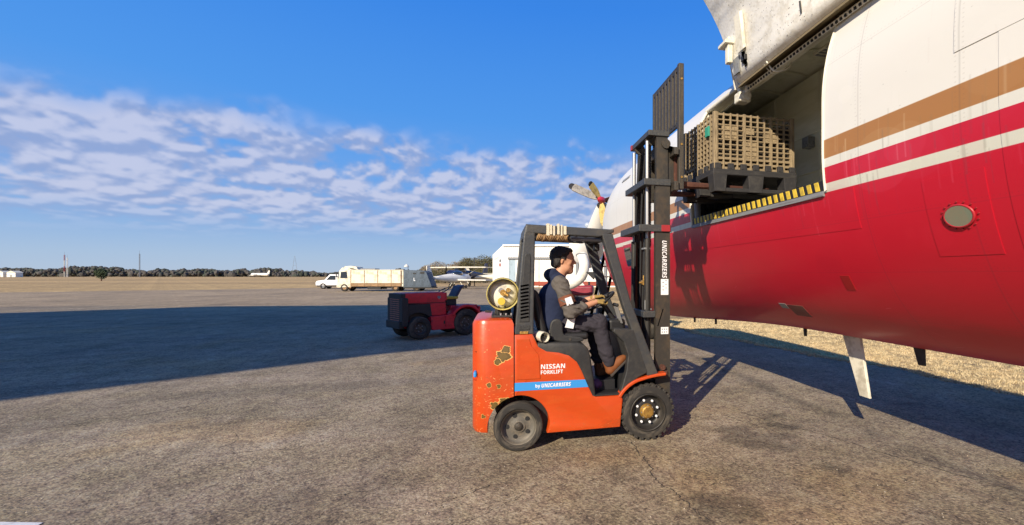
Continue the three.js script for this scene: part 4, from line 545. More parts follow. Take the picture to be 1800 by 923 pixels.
/* ---------- the driver ---------- */
function nets(f, lo, hi, cell) {                            // surface nets of a signed distance
  const n = [0, 1, 2].map((i) => Math.ceil((hi[i] - lo[i]) / cell) + 1), [nx, ny, nz] = n, v = new Float32Array(nx * ny * nz), id = new Int32Array(nx * ny * nz).fill(-1), pos = [], idx = [], I = (x, y, z) => x + nx * (y + ny * z);
  for (let z = 0; z < nz; z++) for (let y = 0; y < ny; y++) for (let x = 0; x < nx; x++) v[I(x, y, z)] = f(lo[0] + x * cell, lo[1] + y * cell, lo[2] + z * cell);
  const E = [[0, 1], [2, 3], [4, 5], [6, 7], [0, 2], [1, 3], [4, 6], [5, 7], [0, 4], [1, 5], [2, 6], [3, 7]];
  for (let z = 0; z < nz - 1; z++) for (let y = 0; y < ny - 1; y++) for (let x = 0; x < nx - 1; x++) {
    const c = []; let m = 0; for (let k = 0; k < 8; k++) { c[k] = v[I(x + (k & 1), y + ((k >> 1) & 1), z + (k >> 2))]; if (c[k] < 0) m++; } if (!m || m === 8) continue;
    let sx = 0, sy = 0, sz = 0, q = 0; for (const [a, b] of E) if ((c[a] < 0) !== (c[b] < 0)) { const t = c[a] / (c[a] - c[b]); sx += mix(a & 1, b & 1, t); sy += mix((a >> 1) & 1, (b >> 1) & 1, t); sz += mix(a >> 2, b >> 2, t); q++; }
    id[I(x, y, z)] = pos.length / 3; pos.push(lo[0] + (x + sx / q) * cell, lo[1] + (y + sy / q) * cell, lo[2] + (z + sz / q) * cell);
  }
  const quad = (a, b, c, d, flip) => { if (a < 0 || b < 0 || c < 0 || d < 0) return; flip ? idx.push(a, c, b, a, d, c) : idx.push(a, b, c, a, c, d); };
  for (let z = 1; z < nz - 1; z++) for (let y = 1; y < ny - 1; y++) for (let x = 1; x < nx - 1; x++) {
    const a = v[I(x, y, z)] < 0;
    if (a !== v[I(x + 1, y, z)] < 0) quad(id[I(x, y - 1, z - 1)], id[I(x, y, z - 1)], id[I(x, y, z)], id[I(x, y - 1, z)], !a);
    if (a !== v[I(x, y + 1, z)] < 0) quad(id[I(x - 1, y, z - 1)], id[I(x - 1, y, z)], id[I(x, y, z)], id[I(x, y, z - 1)], !a);
    if (a !== v[I(x, y, z + 1)] < 0) quad(id[I(x - 1, y - 1, z)], id[I(x, y - 1, z)], id[I(x, y, z)], id[I(x - 1, y, z)], !a);
  }
  const g = new THREE.BufferGeometry(); g.setAttribute('position', new THREE.Float32BufferAttribute(pos, 3)); g.setIndex(idx); g.computeVertexNormals(); return g;
}
const smin = (a, b, k) => { const h = clamp(.5 + .5 * (b - a) / k); return mix(b, a, h) - k * h * (1 - h); };
function cap(x, y, z, a, b, ra, rb2) { const dx = b[0] - a[0], dy = b[1] - a[1], dz = b[2] - a[2], t = clamp(((x - a[0]) * dx + (y - a[1]) * dy + (z - a[2]) * dz) / (dx * dx + dy * dy + dz * dz + 1e-9)); return Math.hypot(x - a[0] - dx * t, y - a[1] - dy * t, z - a[2] - dz * t) - mix(ra, rb2, t); }
const ell = (x, y, z, c, r) => { const k = Math.hypot((x - c[0]) / r[0], (y - c[1]) / r[1], (z - c[2]) / r[2]); return (k - 1) * Math.min(...r); };
function field(caps, k) { return (x, y, z) => { let d = 9; for (const c of caps) d = smin(d, c.length === 4 ? cap(x, y, z, c[0], c[1], c[2], c[3]) : ell(x, y, z, c[0], c[1]), k); return d; }; }
function bounds(caps, pad) { const lo = [9, 9, 9], hi = [-9, -9, -9]; for (const c of caps) { const ps = c.length === 4 ? [c[0], c[1]] : [c[0]], R = c.length === 4 ? Math.max(c[2], c[3]) : Math.max(...c[1]); for (const p of ps) for (let i = 0; i < 3; i++) { lo[i] = Math.min(lo[i], p[i] - R - pad); hi[i] = Math.max(hi[i], p[i] + R + pad); } } return [lo, hi]; }
const blob = (caps, k, cell, wrinkle = 0) => { const [lo, hi] = bounds(caps, .03), f = field(caps, k); return nets(wrinkle ? (x, y, z) => f(x, y, z) + wrinkle * (fbm(x * 22 + z * 9, y * 30 + z * 14, 501, 3) - .5) + wrinkle * .6 * Math.sin((x * .5 + y) * 95 + 5 * fbm(x * 9, y * 9 + z * 6, 503, 2)) * sstep(.45, .7, fbm(x * 7 + 3, y * 7 + z * 5, 507, 2)) : f, lo, hi, cell); };
const driver = thing('person', 'seated driver in navy hooded vest, grey sleeves and dark trousers holding the wheel', 'person', flPos, THETA);
{
  const skin = wornMat(0xbd8a6c, 0xa56e52, .6, 93, .55, 0, 14), navy = wornMat(0x16223f, 0x0d1428, .6, 81, .9, 0, 8), greyC = wornMat(0x59544f, 0x443f3b, .6, 83, .95, 0, 8), trouser = wornMat(0x35313a, 0x252229, .6, 85, .92, 0, 8), boot = wornMat(0x8a4f22, 0x5c3215, .8, 87, .75), glove = wornMat(0x9c8148, 0x6b5a33, .8, 89, .9), hairM = std(C(.014, .011, .009), .7);
  const hipN = [-.94, 1.165, .10], hipF = [-.94, 1.165, -.10], kneeN = [-.475, 1.205, .135], ankN = [-.355, .755, .13], kneeF = [-.50, 1.19, -.14], ankF = [-.40, .66, -.14];
  const shN = [-.885, 1.625, .195], elN = [-.79, 1.335, .275], wrN = [-.515, 1.425, .19], shF = [-.87, 1.62, -.195], elF = [-.70, 1.37, -.25], wrF = [-.47, 1.455, -.13];
  const H0 = [-.822, 1.845, 0];
  const hd = (x, y, z) => [H0[0] + x, H0[1] + y, H0[2] + z];
  // the whole body as one figure of skin, clothes go over it
  const head = (() => { const caps = [[hd(-.015, .035, 0), [.098, .092, .076]], [hd(.025, -.01, 0), [.066, .10, .064]], [hd(.035, -.075, 0), hd(.058, -.098, 0), .042, .026], [hd(.02, -.075, .03), hd(.05, -.095, .012), .03, .022], [hd(.02, -.075, -.03), hd(.05, -.095, -.012), .03, .022], [hd(-.02, -.07, 0), hd(-.065, -.2, 0), .056, .066]];
    const fine = [[hd(.085, .015, 0), hd(.108, -.022, 0), .0085, .013], [hd(.095, -.027, .011), hd(.095, -.027, -.011), .008, .008], [hd(.083, -.053, .016), hd(.083, -.053, -.016), .0075, .0075], [hd(.081, -.066, .014), hd(.081, -.066, -.014), .0075, .0075], [hd(.072, .033, .034), hd(.083, .033, .008), .010, .010], [hd(.072, .033, -.034), hd(.083, .033, -.008), .010, .010], [hd(-.022, .008, .072), hd(-.032, -.024, .068), .015, .009], [hd(-.022, .008, -.072), hd(-.032, -.024, -.068), .015, .009], [hd(.05, -.012, .045), hd(.04, -.03, .048), .018, .02], [hd(.05, -.012, -.045), hd(.04, -.03, -.048), .018, .02]];
    const a = field(caps, .03), b = field(fine, .008), eye = [hd(.078, .012, .03), hd(.078, .012, -.03)];
    return nets((x, y, z) => { let d = smin(a(x, y, z), b(x, y, z), .012); for (const e of eye) { const s = Math.hypot(x - e[0], y - e[1], z - e[2]) - .014; d = -smin(-d, s, .008); } return d; }, [H0[0] - .16, H0[1] - .26, -.12], [H0[0] + .15, H0[1] + .16, .12], .0045); })();
  const bodyCaps = [[[-.95, 1.14, .06], [-.95, 1.14, -.06], .10, .10], [[-.95, 1.14, 0], [-.93, 1.42, 0], .11, .12], [[-.92, 1.46, .08], [-.92, 1.46, -.08], .10, .10], [[-.90, 1.58, .14], [-.90, 1.58, -.14], .05, .05], [hd(-.04, -.13, 0), [-.90, 1.58, 0], .05, .065], [hipN, kneeN, .072, .052], [kneeN, ankN, .048, .036], [hipF, kneeF, .072, .052], [kneeF, ankF, .048, .036], [shN, elN, .042, .036], [elN, wrN, .040, .029], [shF, elF, .042, .036], [elF, wrF, .040, .029]];
  const bodyG = blob(bodyCaps, .04, .011);
  // hands gripping the rim: four unequal fingers over it, thumb along it
  function hand(w, a, t, nrm) {
    const A = V(...a).normalize(), T = V(...t).normalize(), N = V(...nrm).normalize(), W = V(...w), P = (x, y, z) => W.clone().addScaledVector(A, x).addScaledVector(T, y).addScaledVector(N, z).toArray();
    const caps = [[P(-.03, 0, 0), P(.02, 0, .002), .024, .026], [P(.02, -.022, .004), P(.075, -.030, .008), .017, .014], [P(.02, 0, .004), P(.08, -.008, .010), .018, .015], [P(.02, .02, .004), P(.078, .014, .010), .017, .014], [P(.02, .028, .002), P(.07, .034, .007), .016, .013]];
    const L = [.92, 1, 1.06, .85]; [-.032, -.010, .013, .034].forEach((y, i) => { const k = L[i], r = .0092 - (i === 0 || i === 3 ? .0008 : 0); caps.push([P(.074, y, .010), P(.074 + .036 * k, y * 1.05, .004), r * 1.1, r], [P(.074 + .036 * k, y * 1.05, .004), P(.074 + .044 * k, y * 1.05, -.022 * k), r, r * .95], [P(.074 + .044 * k, y * 1.05, -.022 * k), P(.074 + .026 * k, y * 1.02, -.036 * k), r * .95, r * .85]); });
    caps.push([P(.015, .03, -.004), P(.05, .05, -.014), .014, .0115], [P(.05, .05, -.014), P(.078, .046, -.026), .0115, .009]);
    return blob(caps, .006, .004);
  }
  const hN = hand(wrN, [.96, .05, -.28], [.28, 0, .96], [-.05, 1, .1]), hF = hand(wrF, [.97, .1, .2], [.2, 0, -.97], [-.1, 1, 0]);
  const bigger = (g) => g.translate(-H0[0], -H0[1] + .1, 0).scale(1.1, 1.1, 1.1).translate(H0[0], H0[1] - .1, 0); bigger(head);
  mesh('body', join(bodyG, head), skin, driver);
  mesh('glove', hN, glove, driver); mesh('glove', hF, glove, driver);
  for (const s of [1, -1]) { const e = mesh('eye', bigger(new THREE.SphereGeometry(.0115, 12, 10).translate(...hd(.068, .011, s * .03))), std(C(.55, .52, .48), .2), driver); mesh('iris', bigger(new THREE.SphereGeometry(.0062, 10, 8).translate(...hd(.0755, .011, s * .031))), std(C(.02, .013, .01), .2), e); mesh('eyebrow', bigger(tube([hd(.079, .038, s * .012), hd(.079, .043, s * .03), hd(.066, .037, s * .046)], .0048, 10, 5)), hairM, driver); }
  // hair: a cap with locks
  const hairCaps = [[hd(-.03, .048, 0), [.108, .094, .087]], [hd(-.075, -.02, .03), hd(-.075, -.03, -.03), .045, .045], [hd(-.01, .06, .066), hd(-.03, -.01, .076), .024, .012], [hd(-.01, .06, -.066), hd(-.03, -.01, -.076), .024, .012], [hd(.045, .092, .035), hd(.05, .092, -.035), .03, .03]];
  const hf = field(hairCaps, .02), hairG = nets((x, y, z) => { const d = hf(x, y, z) + .024 * (fbm(x * 42 + y * 16, y * 34 + z * 42, 521, 3) - .5), face = -(Math.max(-(x - (H0[0] + .044 - .62 * Math.max(0, H0[1] + .075 - y) + .03 * (fbm(y * 70, z * 60, 523, 2) - .5))), y - (H0[1] + .082 + .03 * (fbm(z * 55, x * 55, 527, 2) - .5))) ); const cutEar = Math.hypot(x - (H0[0] - .026), y - (H0[1] - .008), Math.abs(z) - .08) - .026; let q = Math.max(d, face); q = Math.max(q, -cutEar); return q; }, [H0[0] - .17, H0[1] - .1, -.12], [H0[0] + .12, H0[1] + .17, .12], .0045); mesh('hair', bigger(hairG), hairM, driver);
  // clothes
  mesh('trousers', blob([[[-.955, 1.145, .07], [-.955, 1.145, -.07], .125, .125], [hipN, kneeN, .102, .085], [kneeN, [-.40, .90, .135], .082, .074], [[-.40, .90, .135], [-.365, .80, .13], .074, .072], [hipF, kneeF, .092, .078], [kneeF, [-.43, .78, -.14], .076, .068]], .03, .0085, .017), trouser, driver);
  mesh('shirt', blob([[[-.945, 1.16, .06], [-.945, 1.16, -.06], .145, .145], [[-.94, 1.2, 0], [-.92, 1.45, 0], .145, .15], [shN, elN, .078, .070], [elN, [-.665, 1.376, .238], .068, .054], [shF, elF, .078, .070], [elF, [-.62, 1.40, -.205], .068, .054], [[-.9, 1.60, .15], [-.9, 1.60, -.15], .075, .075]], .03, .008, .019), greyC, driver);
  mesh('vest', blob([[[-.955, 1.20, .05], [-.955, 1.20, -.05], .155, .155], [[-.955, 1.22, .045], [-.935, 1.46, .045], .157, .158], [[-.955, 1.22, -.045], [-.935, 1.46, -.045], .157, .158], [[-.93, 1.50, .09], [-.93, 1.50, -.09], .122, .122], [[-.905, 1.64, .12], [-.905, 1.64, -.12], .064, .064], [[-.965, 1.705, .06], [-.965, 1.705, -.06], .066, .066], [[-.94, 1.735, .07], [-.845, 1.665, .085], .034, .030], [[-.94, 1.735, -.07], [-.845, 1.665, -.085], .034, .030]], .028, .008, .008), navy, driver);
  const sleeveP = [[elN, .3], [shN, .7]]; const mid = V(...shN).lerp(V(...elN), .62), dirA = V(...elN).sub(V(...shN)).normalize();
  const bandG = new THREE.CylinderGeometry(.084, .082, .085, 24, 1, true).applyQuaternion(new THREE.Quaternion().setFromUnitVectors(V(0, 1, 0), dirA)).translate(mid.x, mid.y, mid.z); mesh('arm_band', bandG, wornMat(0x7a4a34, 0x5a3524, .7, 91, .9), driver);
  mesh('arm_patch', rb(-.034, .034, -.038, .038, -.003, .003, .003).rotateZ(.34).translate(mid.x + .008, mid.y, mid.z + .092), M.label, driver);
  const shoe = (an, dir, z) => { const p = (a, b) => [an[0] + dir[0] * a - dir[1] * b, an[1] + dir[1] * a + dir[0] * b, z]; return [blob([[p(-.035, -.035), p(.0, .05), .045, .046], [p(-.03, -.045), p(.11, -.045), .043, .042], [p(.06, -.03), p(.155, -.052), .042, .032]], .03, .0065, .004), ext([p(-.075, -.095), p(.19, -.095), p(.20, -.078), p(.10, -.074), p(-.07, -.07)].map((q) => [q[0], q[1]]), z - .046, z + .046, .006)]; };
  for (const [an, d, z] of [[ankN, [.72, .69], .13], [ankF, [.86, .5], -.14]]) { const [u, s] = shoe(an, d, z), b = mesh('boot', u, boot, driver); mesh('sole', s, std(C(.05, .04, .035), .9), b); }
  mesh('belt', new THREE.TorusGeometry(.128, .012, 8, 36).rotateX(Math.PI / 2).scale(1, 1, 1.25).translate(-.95, 1.195, 0), M.black, driver);
}
for (const c of driver.children) c.position.z += .17;
{ // paper slip hanging at the seat
  const m = solo('paper_slip', ext([[-.05, -.06], [.035, -.075], [.06, .05], [-.01, .065]], -.002, .002, .0005), M.label, 'folded white paper slip hanging in front of the driver by the seat', 'paper'); m.position.copy(V(-.795, 1.235, .40).applyAxisAngle(V(0, 1, 0), THETA).add(V(...flPos))); m.rotation.y = THETA;
}

/* ---------- load on the forks and in the hold ---------- */
const toWorld = (w, h, u) => { const [x, d] = fromUW(u, w); return [x, h, -d]; };
const tanPl = wornMat(0x9a8869, 0x655744, .85, 101, .75, 0, 8), blackPl = wornMat(0x2b2a2c, 0x4a4742, .6, 103, .75, 0, 8);
function bin(sx, sz, h, mat, label, category, pos, group) {  // slatted collapsible bin
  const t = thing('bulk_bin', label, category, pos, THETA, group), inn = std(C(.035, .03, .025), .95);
  const side = (L, th, place) => {
    const put = (n, g, m) => mesh(n, place(g), m, t), cols = Math.round(L / .092), rows = 11;
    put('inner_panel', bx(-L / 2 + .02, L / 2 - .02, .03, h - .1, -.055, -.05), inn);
    for (let r = 0; r <= rows; r++) { const y = r / rows * (h - .03), hh = r < 3 ? .028 : .015; put('slat', rb(-L / 2 + .03, L / 2 - .03, y, y + hh + (r === rows ? .008 : 0), -.03, -.004 - .003 * (r % 2), .004), mat); }
    for (let c = 0; c <= cols; c++) { const x = -L / 2 + .03 + c / cols * (L - .06), w = c % 4 === 0 ? .017 : .0085; put('rib', rb(x - w, x + w, .0, h, -.026, .0, .003), mat); }
    for (const [x0, x1, y0, y1] of [[-L * .12, L * .06, .12, .3], [L * .12, L * .3, .28, .4], [-L * .4, -L * .22, .3, .42]]) put('web_plate', rb(x0, x1, y0 * h / .54, y1 * h / .54, -.028, -.014, .003), mat);
  };
  side(sx, 0, (g) => g.translate(0, 0, sz / 2)); side(sx, 0, (g) => g.translate(0, 0, sz / 2).rotateY(Math.PI)); side(sz, 0, (g) => g.translate(0, 0, sx / 2).rotateY(Math.PI / 2)); side(sz, 0, (g) => g.translate(0, 0, sx / 2).rotateY(-Math.PI / 2));
  for (const a of [-1, 1]) for (const b of [-1, 1]) mesh('corner_post', rb(a * sx / 2 - .035, a * sx / 2 + .012, 0, h + .004, b * sz / 2 - .035, b * sz / 2 + .012, .006).translate(a > 0 ? .0 : .023, 0, b > 0 ? 0 : .023), mat, t);
  mesh('floor', bx(-sx / 2 + .04, sx / 2 - .04, .002, .02, -sz / 2 + .04, sz / 2 - .04), mat, t); return t;
}
function pallet(sx, sz, h, label, pos, group) {
  const t = thing('plastic_pallet', label, 'pallet', pos, THETA, group), m = blackPl, x = sx / 2, z = sz / 2;
  mesh('deck', rb(-x, x, h * .58, h * .8, -z, z, .012), m, t);
  const leg = (x0, x1, z0, z1) => mesh('leg', ext([[x0 + .02, 0], [x1 - .02, 0], [x1, h * .6], [x0, h * .6]], z0, z1, .006), m, t);
  for (const [z0, z1] of [[-z, -z + .14], [-.07, .07], [z - .14, z]]) for (const [x0, x1] of [[-x, -x + .17], [-.10, .10], [x - .17, x]]) leg(x0, x1, z0, z1);
  for (const [z0, z1] of [[-z, -z + .14], [-.07, .07], [z - .14, z]]) mesh('skid', rb(-x + .02, x - .02, .0, .045, z0 + .01, z1 - .01, .01), m, t);
  for (let i = 0; i < 7; i++) { const c = -x + .03 + i * (sx - .12) / 6; mesh('rim_block', rb(c, c + .07, h * .79, h, z - .03, z, .006), m, t); mesh('rim_block', rb(c, c + .07, h * .79, h, -z, -z + .03, .006), m, t); }
  for (let i = 0; i < 6; i++) { const c = -z + .03 + i * (sz - .12) / 5; mesh('rim_block', rb(-x, -x + .03, h * .79, h, c, c + .07, .006), m, t); mesh('rim_block', rb(x - .03, x, h * .79, h, c, c + .07, .006), m, t); }
  return t;
}
{
  const w0 = 2.75, u0 = 4.95, hb = 2.615;
  pallet(1.04, .88, .31, 'black plastic pallet lifted on the forklift forks', toWorld(w0, hb, u0));
  const b = bin(.98, .82, .62, tanPl, 'tan slatted plastic bin standing on the black pallet on the forks', 'bin', toWorld(w0, hb + .25, u0));
  mesh('green_tag', rb(-.012, .012, -.055, .055, -.04, .04, .003).translate(-.502, .44, .26), std(C(.03, .28, .2), .7), b); mesh('paper_tag', rb(-.05, .05, -.035, .035, -.003, .003, .002).translate(-.06, .43, .415), tanPl, b);
  pallet(1.0, .86, .16, 'black pallet lying on the cargo floor at the hold doorway', toWorld(3.2, 2.336, 5.2));
  // stacked black bins in the hold beyond
  const gr = undefined; bin(.95, .8, .62, blackPl, 'lower black slatted bin stacked inside the cargo hold', 'bin', toWorld(3.25, 2.336, 6.4), gr); bin(.95, .8, .6, blackPl, 'upper black slatted bin stacked inside the cargo hold', 'bin', toWorld(3.25, 2.962, 6.4), gr);
  const c1 = thing('cargo_box', 'pale grey carton on the hold floor under the lifted pallet', 'box', toWorld(3.9, 2.336, 5.5), THETA); mesh('carton', rb(-.25, .25, 0, .26, -.2, .2, .01), M.grey, c1); mesh('lid', rb(-.255, .255, .262, .29, -.205, .205, .008), M.offwhite, c1);
}

/* ---------- red tow tractor ---------- */
function roadWheel(r, w, rimMat, parent, x, z, y = r) {      // axle along z
  const T = new THREE.Group(); T.name = 'wheel'; T.position.set(x, y, z); parent.add(T); const s = z < 0 ? -1 : 1;
  mesh('tyre', lathe([[r * .56, -w / 2], [r * .86, -w / 2], [r * .96, -w * .42], [r, -w * .28], [r, w * .28], [r * .96, w * .42], [r * .86, w / 2], [r * .56, w / 2], [r * .54, 0], [r * .56, -w / 2]], 36).rotateX(Math.PI / 2), M.rubber, T);
  mesh('rim', lathe([[0, .02], [r * .2, .02], [r * .26, -.01], [r * .46, -.02], [r * .52, w * .2], [r * .58, w * .3]], 28).rotateX(s * Math.PI / 2).translate(0, 0, s * w * .15), rimMat, T);
  for (let i = 0; i < 5; i++) { const a = i * 1.2566; mesh('nut', disc(.014, .03, 6).rotateX(Math.PI / 2).translate(r * .28 * Math.cos(a), r * .28 * Math.sin(a), s * (w * .15 + .005)), M.grey, T); } return T;
}
{
  const phi = Math.PI + .80, t = thing('tow_tractor', 'low red baggage tow tractor with black slotted front grille', 'tractor', [-4.66, 0, -13.34], phi);
  const redP = wornMat(0xc41d33, 0x961c2a, .5, 111, .45, 0, 6), dk = wornMat(0x202225, 0x35332f, .5, 113, .7), rim = wornMat(0x3a3836, 0x6e655a, .8, 115, .6, .2);
  const add = (n, g, m, p = t) => mesh(n, g, m, p);
  for (const s of [-1, 1]) { roadWheel(.375, .24, rim, t, 0, s * .50); roadWheel(.30, .2, rim, t, 1.30, s * .50); }
  add('rear_axle', bar([0, .375, -.45], [0, .375, .45], .05), dk); add('front_axle', bar([1.3, .3, -.45], [1.3, .3, .45], .04), dk);
  add('chassis', join(rb(-.45, 1.72, .30, .52, -.36, .36, .02), rb(.28, .98, .22, .60, -.58, .58, .02)), redP);
  add('hood', toCreasedNormals(ext([[.62, 1.24], [.55, 1.20], [.50, .60], [.98, .60], [1.0, .92], [1.62, .95], [1.66, 1.20], [1.62, 1.225]], -.42, .42, .02), .6), redP);
  add('engine_side_panel', rb(.54, .98, .60, .93, -.455, .455, .012), redP); add('front_inner_panel', rb(.96, 1.64, .42, .95, -.36, .36, .01), dk); add('sill_panel', rb(.50, 1.0, .24, .60, -.56, .56, .02), redP); add('hood_seam', bx(.55, 1.62, .948, .962, -.43, .43), dk);
  for (const s of [-1, 1]) { const e = add('emblem', ext([[0, -.05], [.05, 0], [.04, .05], [0, .04], [-.04, .05], [-.05, 0]], s > 0 ? .42 : -.428, s > 0 ? .428 : -.42, .003).translate(.72, 1.09, 0), M.grey); add('wheel_arch', ext([[.98, .93], [.93, .60], ...circlePts(1.3, .3, .40, 140, 30, 14), [1.66, .62], [1.66, .93]].reverse(), s > 0 ? .36 : -.46, s > 0 ? .46 : -.36, .008), dk); add('model_plate', rb(.66, .88, .74, .80, s * .43, s * .441, .004), dk); add('side_step_vent', rb(.46, .66, .37, .46, s * .575, s * .586, .005), dk);
    add('rear_fender', toCreasedNormals(ext([...circlePts(0, .375, .50, 28, 150, 18), ...circlePts(0, .375, .43, 150, 28, 18)], s > 0 ? .30 : -.64, s > 0 ? .64 : -.30, .015), .6), redP); add('fender_side', ext([[.40, .30], [.62, .30], [.62, .60], [.42, .64], ...circlePts(0, .375, .44, 35, 0, 6)], s > 0 ? .54 : -.60, s > 0 ? .60 : -.54, .01), redP); add('tail_lamp', rb(-.49, -.42, .55, .68, s * .52, s * .62, .015), dk); }
  const gr = add('front_grille', rb(1.62, 1.74, .38, 1.215, -.44, .44, .02), dk); add('bumper', join(rb(1.66, 1.80, .30, .50, -.46, .46, .02), rb(1.58, 1.74, .36, 1.1, -.52, -.40, .02), rb(1.58, 1.74, .36, 1.1, .40, .52, .02)), dk);
  const slotM = std(C(.34, .15, .11), .8); for (let r = 0; r < 11; r++) for (let c = 0; c < 3; c++) add('grille_slat', rb(1.735, 1.75, .50 + r * .055, .525 + r * .055, -.32 + c * .22, -.13 + c * .22, .003), slotM, gr);
  add('rear_deck', rb(-.5, .34, .66, .84, -.32, .32, .03), redP); add('front_panel', rb(-.52, -.46, .35, .8, -.45, .45, .02), redP); add('floor', rb(.2, .6, .48, .54, -.5, .5, .01), dk);
  const seat = add('seat_cushion', rb(.06, .46, 1.02, 1.10, -.24, .24, .03), wornMat(0xb9a53f, 0x6f6526, .7, 117, .8)); add('seat_base', rb(.1, .42, .84, 1.02, -.2, .2, .02), dk, seat); add('seat_back', ext([[.08, 1.08], [.16, 1.08], [.0, 1.38], [-.14, 1.42], [-.10, 1.38]], -.23, .23, .02), wornMat(0x223050, 0x151c2c, .6, 119, .6), seat);
  add('steering_column', bar([.52, .9, 0], [.42, 1.24, 0], .02), dk); add('steering_wheel', new THREE.TorusGeometry(.17, .013, 8, 30).rotateX(Math.PI / 2).rotateZ(-.5).translate(.41, 1.26, 0), M.black); add('gear_lever', bar([.4, .55, .18], [.36, .95, .2], .01), M.grey); add('dash', rb(.46, .58, 1.0, 1.22, -.36, .36, .02), redP);
  add('hood_rag', rb(1.0, 1.2, 1.232, 1.245, -.25, -.1, .005), M.cloth);
}

/* ---------- truck and car on the far side of the apron ---------- */
{
  const g = ground(672, 511.5), t = thing('box_truck', 'long cream truck with ribbed dirty side panels and dark grey sloped rear', 'truck', [g.x, 0, g.z], Math.PI + .10); t.scale.setScalar(.84);
  const cream = wornMat(0xe2dcc6, 0xb3a080, .5, 121, .7, 0, 5), dirt = wornMat(0xa68662, 0x6e5a42, .8, 123, .9), slate = wornMat(0x55616c, 0x3a434b, .6, 125, .8), dk = M.black;
  const add = (n, gg, m, p = t) => mesh(n, gg, m, p);
  for (let i = 0; i < 4; i++) { const x0 = 3.3 - i * 1.62 - 1.56, w = i === 3 ? 1.12 : 1.56; for (const s of [1, -1]) { add('side_panel', rb(x0 + (1.56 - w), x0 + 1.56, 1.02, 2.62, s * 1.16 - .04, s * 1.16 + .04, .03), cream); add('side_skirt', rb(x0 + (1.56 - w), x0 + 1.56, .62, .98, s * 1.17 - .03, s * 1.17 + .03, .02), dirt); } }
  add('cargo_core', bx(-3.0, 3.3, .6, 2.66, -1.14, 1.14), cream); add('roof', rb(-3.05, 3.35, 2.62, 2.74, -1.22, 1.22, .04), cream); for (let i = 0; i <= 4; i++) for (const s of [1, -1]) add('rib', rb(3.32 - Math.min(i * 1.62, 6.1) - .03, 3.32 - Math.min(i * 1.62, 6.1) + .04, .6, 2.68, s * 1.19, s * 1.23, .01), dirt);
  add('waist_rail', rb(-2.9, 3.35, .98, 1.04, -1.235, 1.235, .01), dirt);
  add('rear_enclosure', toCreasedNormals(ext([[-3.02, .5], [-3.02, 2.64], [-3.12, 2.72], [-5.5, 2.62], [-5.85, 2.4], [-6.5, .62], [-6.4, .5]], -1.2, 1.2, .04), .6), slate); for (const s of [1, -1]) { add('rear_vent', rb(-4.6, -4.2, 2.18, 2.34, s * 1.19, s * 1.215, .01), dk); add('rear_vent', rb(-5.6, -5.1, 2.2, 2.5, s * 1.19, s * 1.215, .01), dk); add('rear_decal', ext([[-4.5, 1.3], [-4.3, 1.3], [-4.3, 1.72], [-4.36, 1.72], [-4.38, 1.4], [-4.5, 1.36]], s > 0 ? 1.2 : -1.22, s > 0 ? 1.22 : -1.2, .002), M.label); }
  add('rear_bumper', rb(-6.6, -3.0, .34, .52, -1.15, 1.15, .03), dk);
  const cab = add('cab', toCreasedNormals(ext([[3.3, .55], [3.3, 2.7], [3.6, 2.98], [4.4, 3.0], [4.75, 2.6], [5.05, 1.55], [5.1, .5], [4.85, .45]], -1.12, 1.12, .06), .6), cream); for (const s of [1, -1]) { add('cab_window', ext([[3.75, 1.65], [4.62, 1.65], [4.55, 2.45], [3.85, 2.5]], s > 0 ? 1.10 : -1.13, s > 0 ? 1.13 : -1.10, .01), M.glass, cab); add('mirror', rb(4.95, 5.0, 1.8, 2.45, s * 1.3, s * 1.45, .02), dk, cab); add('mirror_arm', bar([4.8, 2.4, s * 1.1], [4.97, 2.35, s * 1.38], .02), dk, cab); add('cab_step', rb(3.34, 3.6, .4, .6, s * 1.0, s * 1.14, .03), dirt, cab); }
  add('windscreen', ext([[4.66, 2.5], [4.72, 2.5], [4.98, 1.62], [4.92, 1.6]], -1.0, 1.0, .01), M.glass, cab); add('wind_deflector', ext([[2.6, 2.74], [3.6, 2.98], [4.3, 3.02], [4.2, 3.16], [3.4, 3.22], [2.8, 3.1]], -.9, .9, .03), cream); add('roof_load', rb(.6, 2.4, 2.74, 2.9, -.7, .7, .05), M.grey);
  for (const [x, n] of [[4.15, 1], [-2.0, 1], [-4.6, 1]]) for (const s of [1, -1]) roadWheel(.48, .3, dirt, t, x, s * .98); add('chassis', join(bx(-6.3, 4.9, .42, .62, -.5, .5), bx(-.2, 1.4, .25, .6, .6, 1.05), bx(-.2, 1.4, .25, .6, -1.05, -.6)), dk);
  add('beacon_mast', bar([-3.2, 2.7, 0], [-3.2, 3.35, 0], .03), dk); add('beacon', lathe([[0, .4], [.12, .3], [.3, .1], [.32, 0], [0, 0]], 14).translate(-3.0, 3.1, 0), M.white); add('aerial', bar([-5.4, 2.62, .5], [-5.5, 3.2, .5], .02), dk);
}
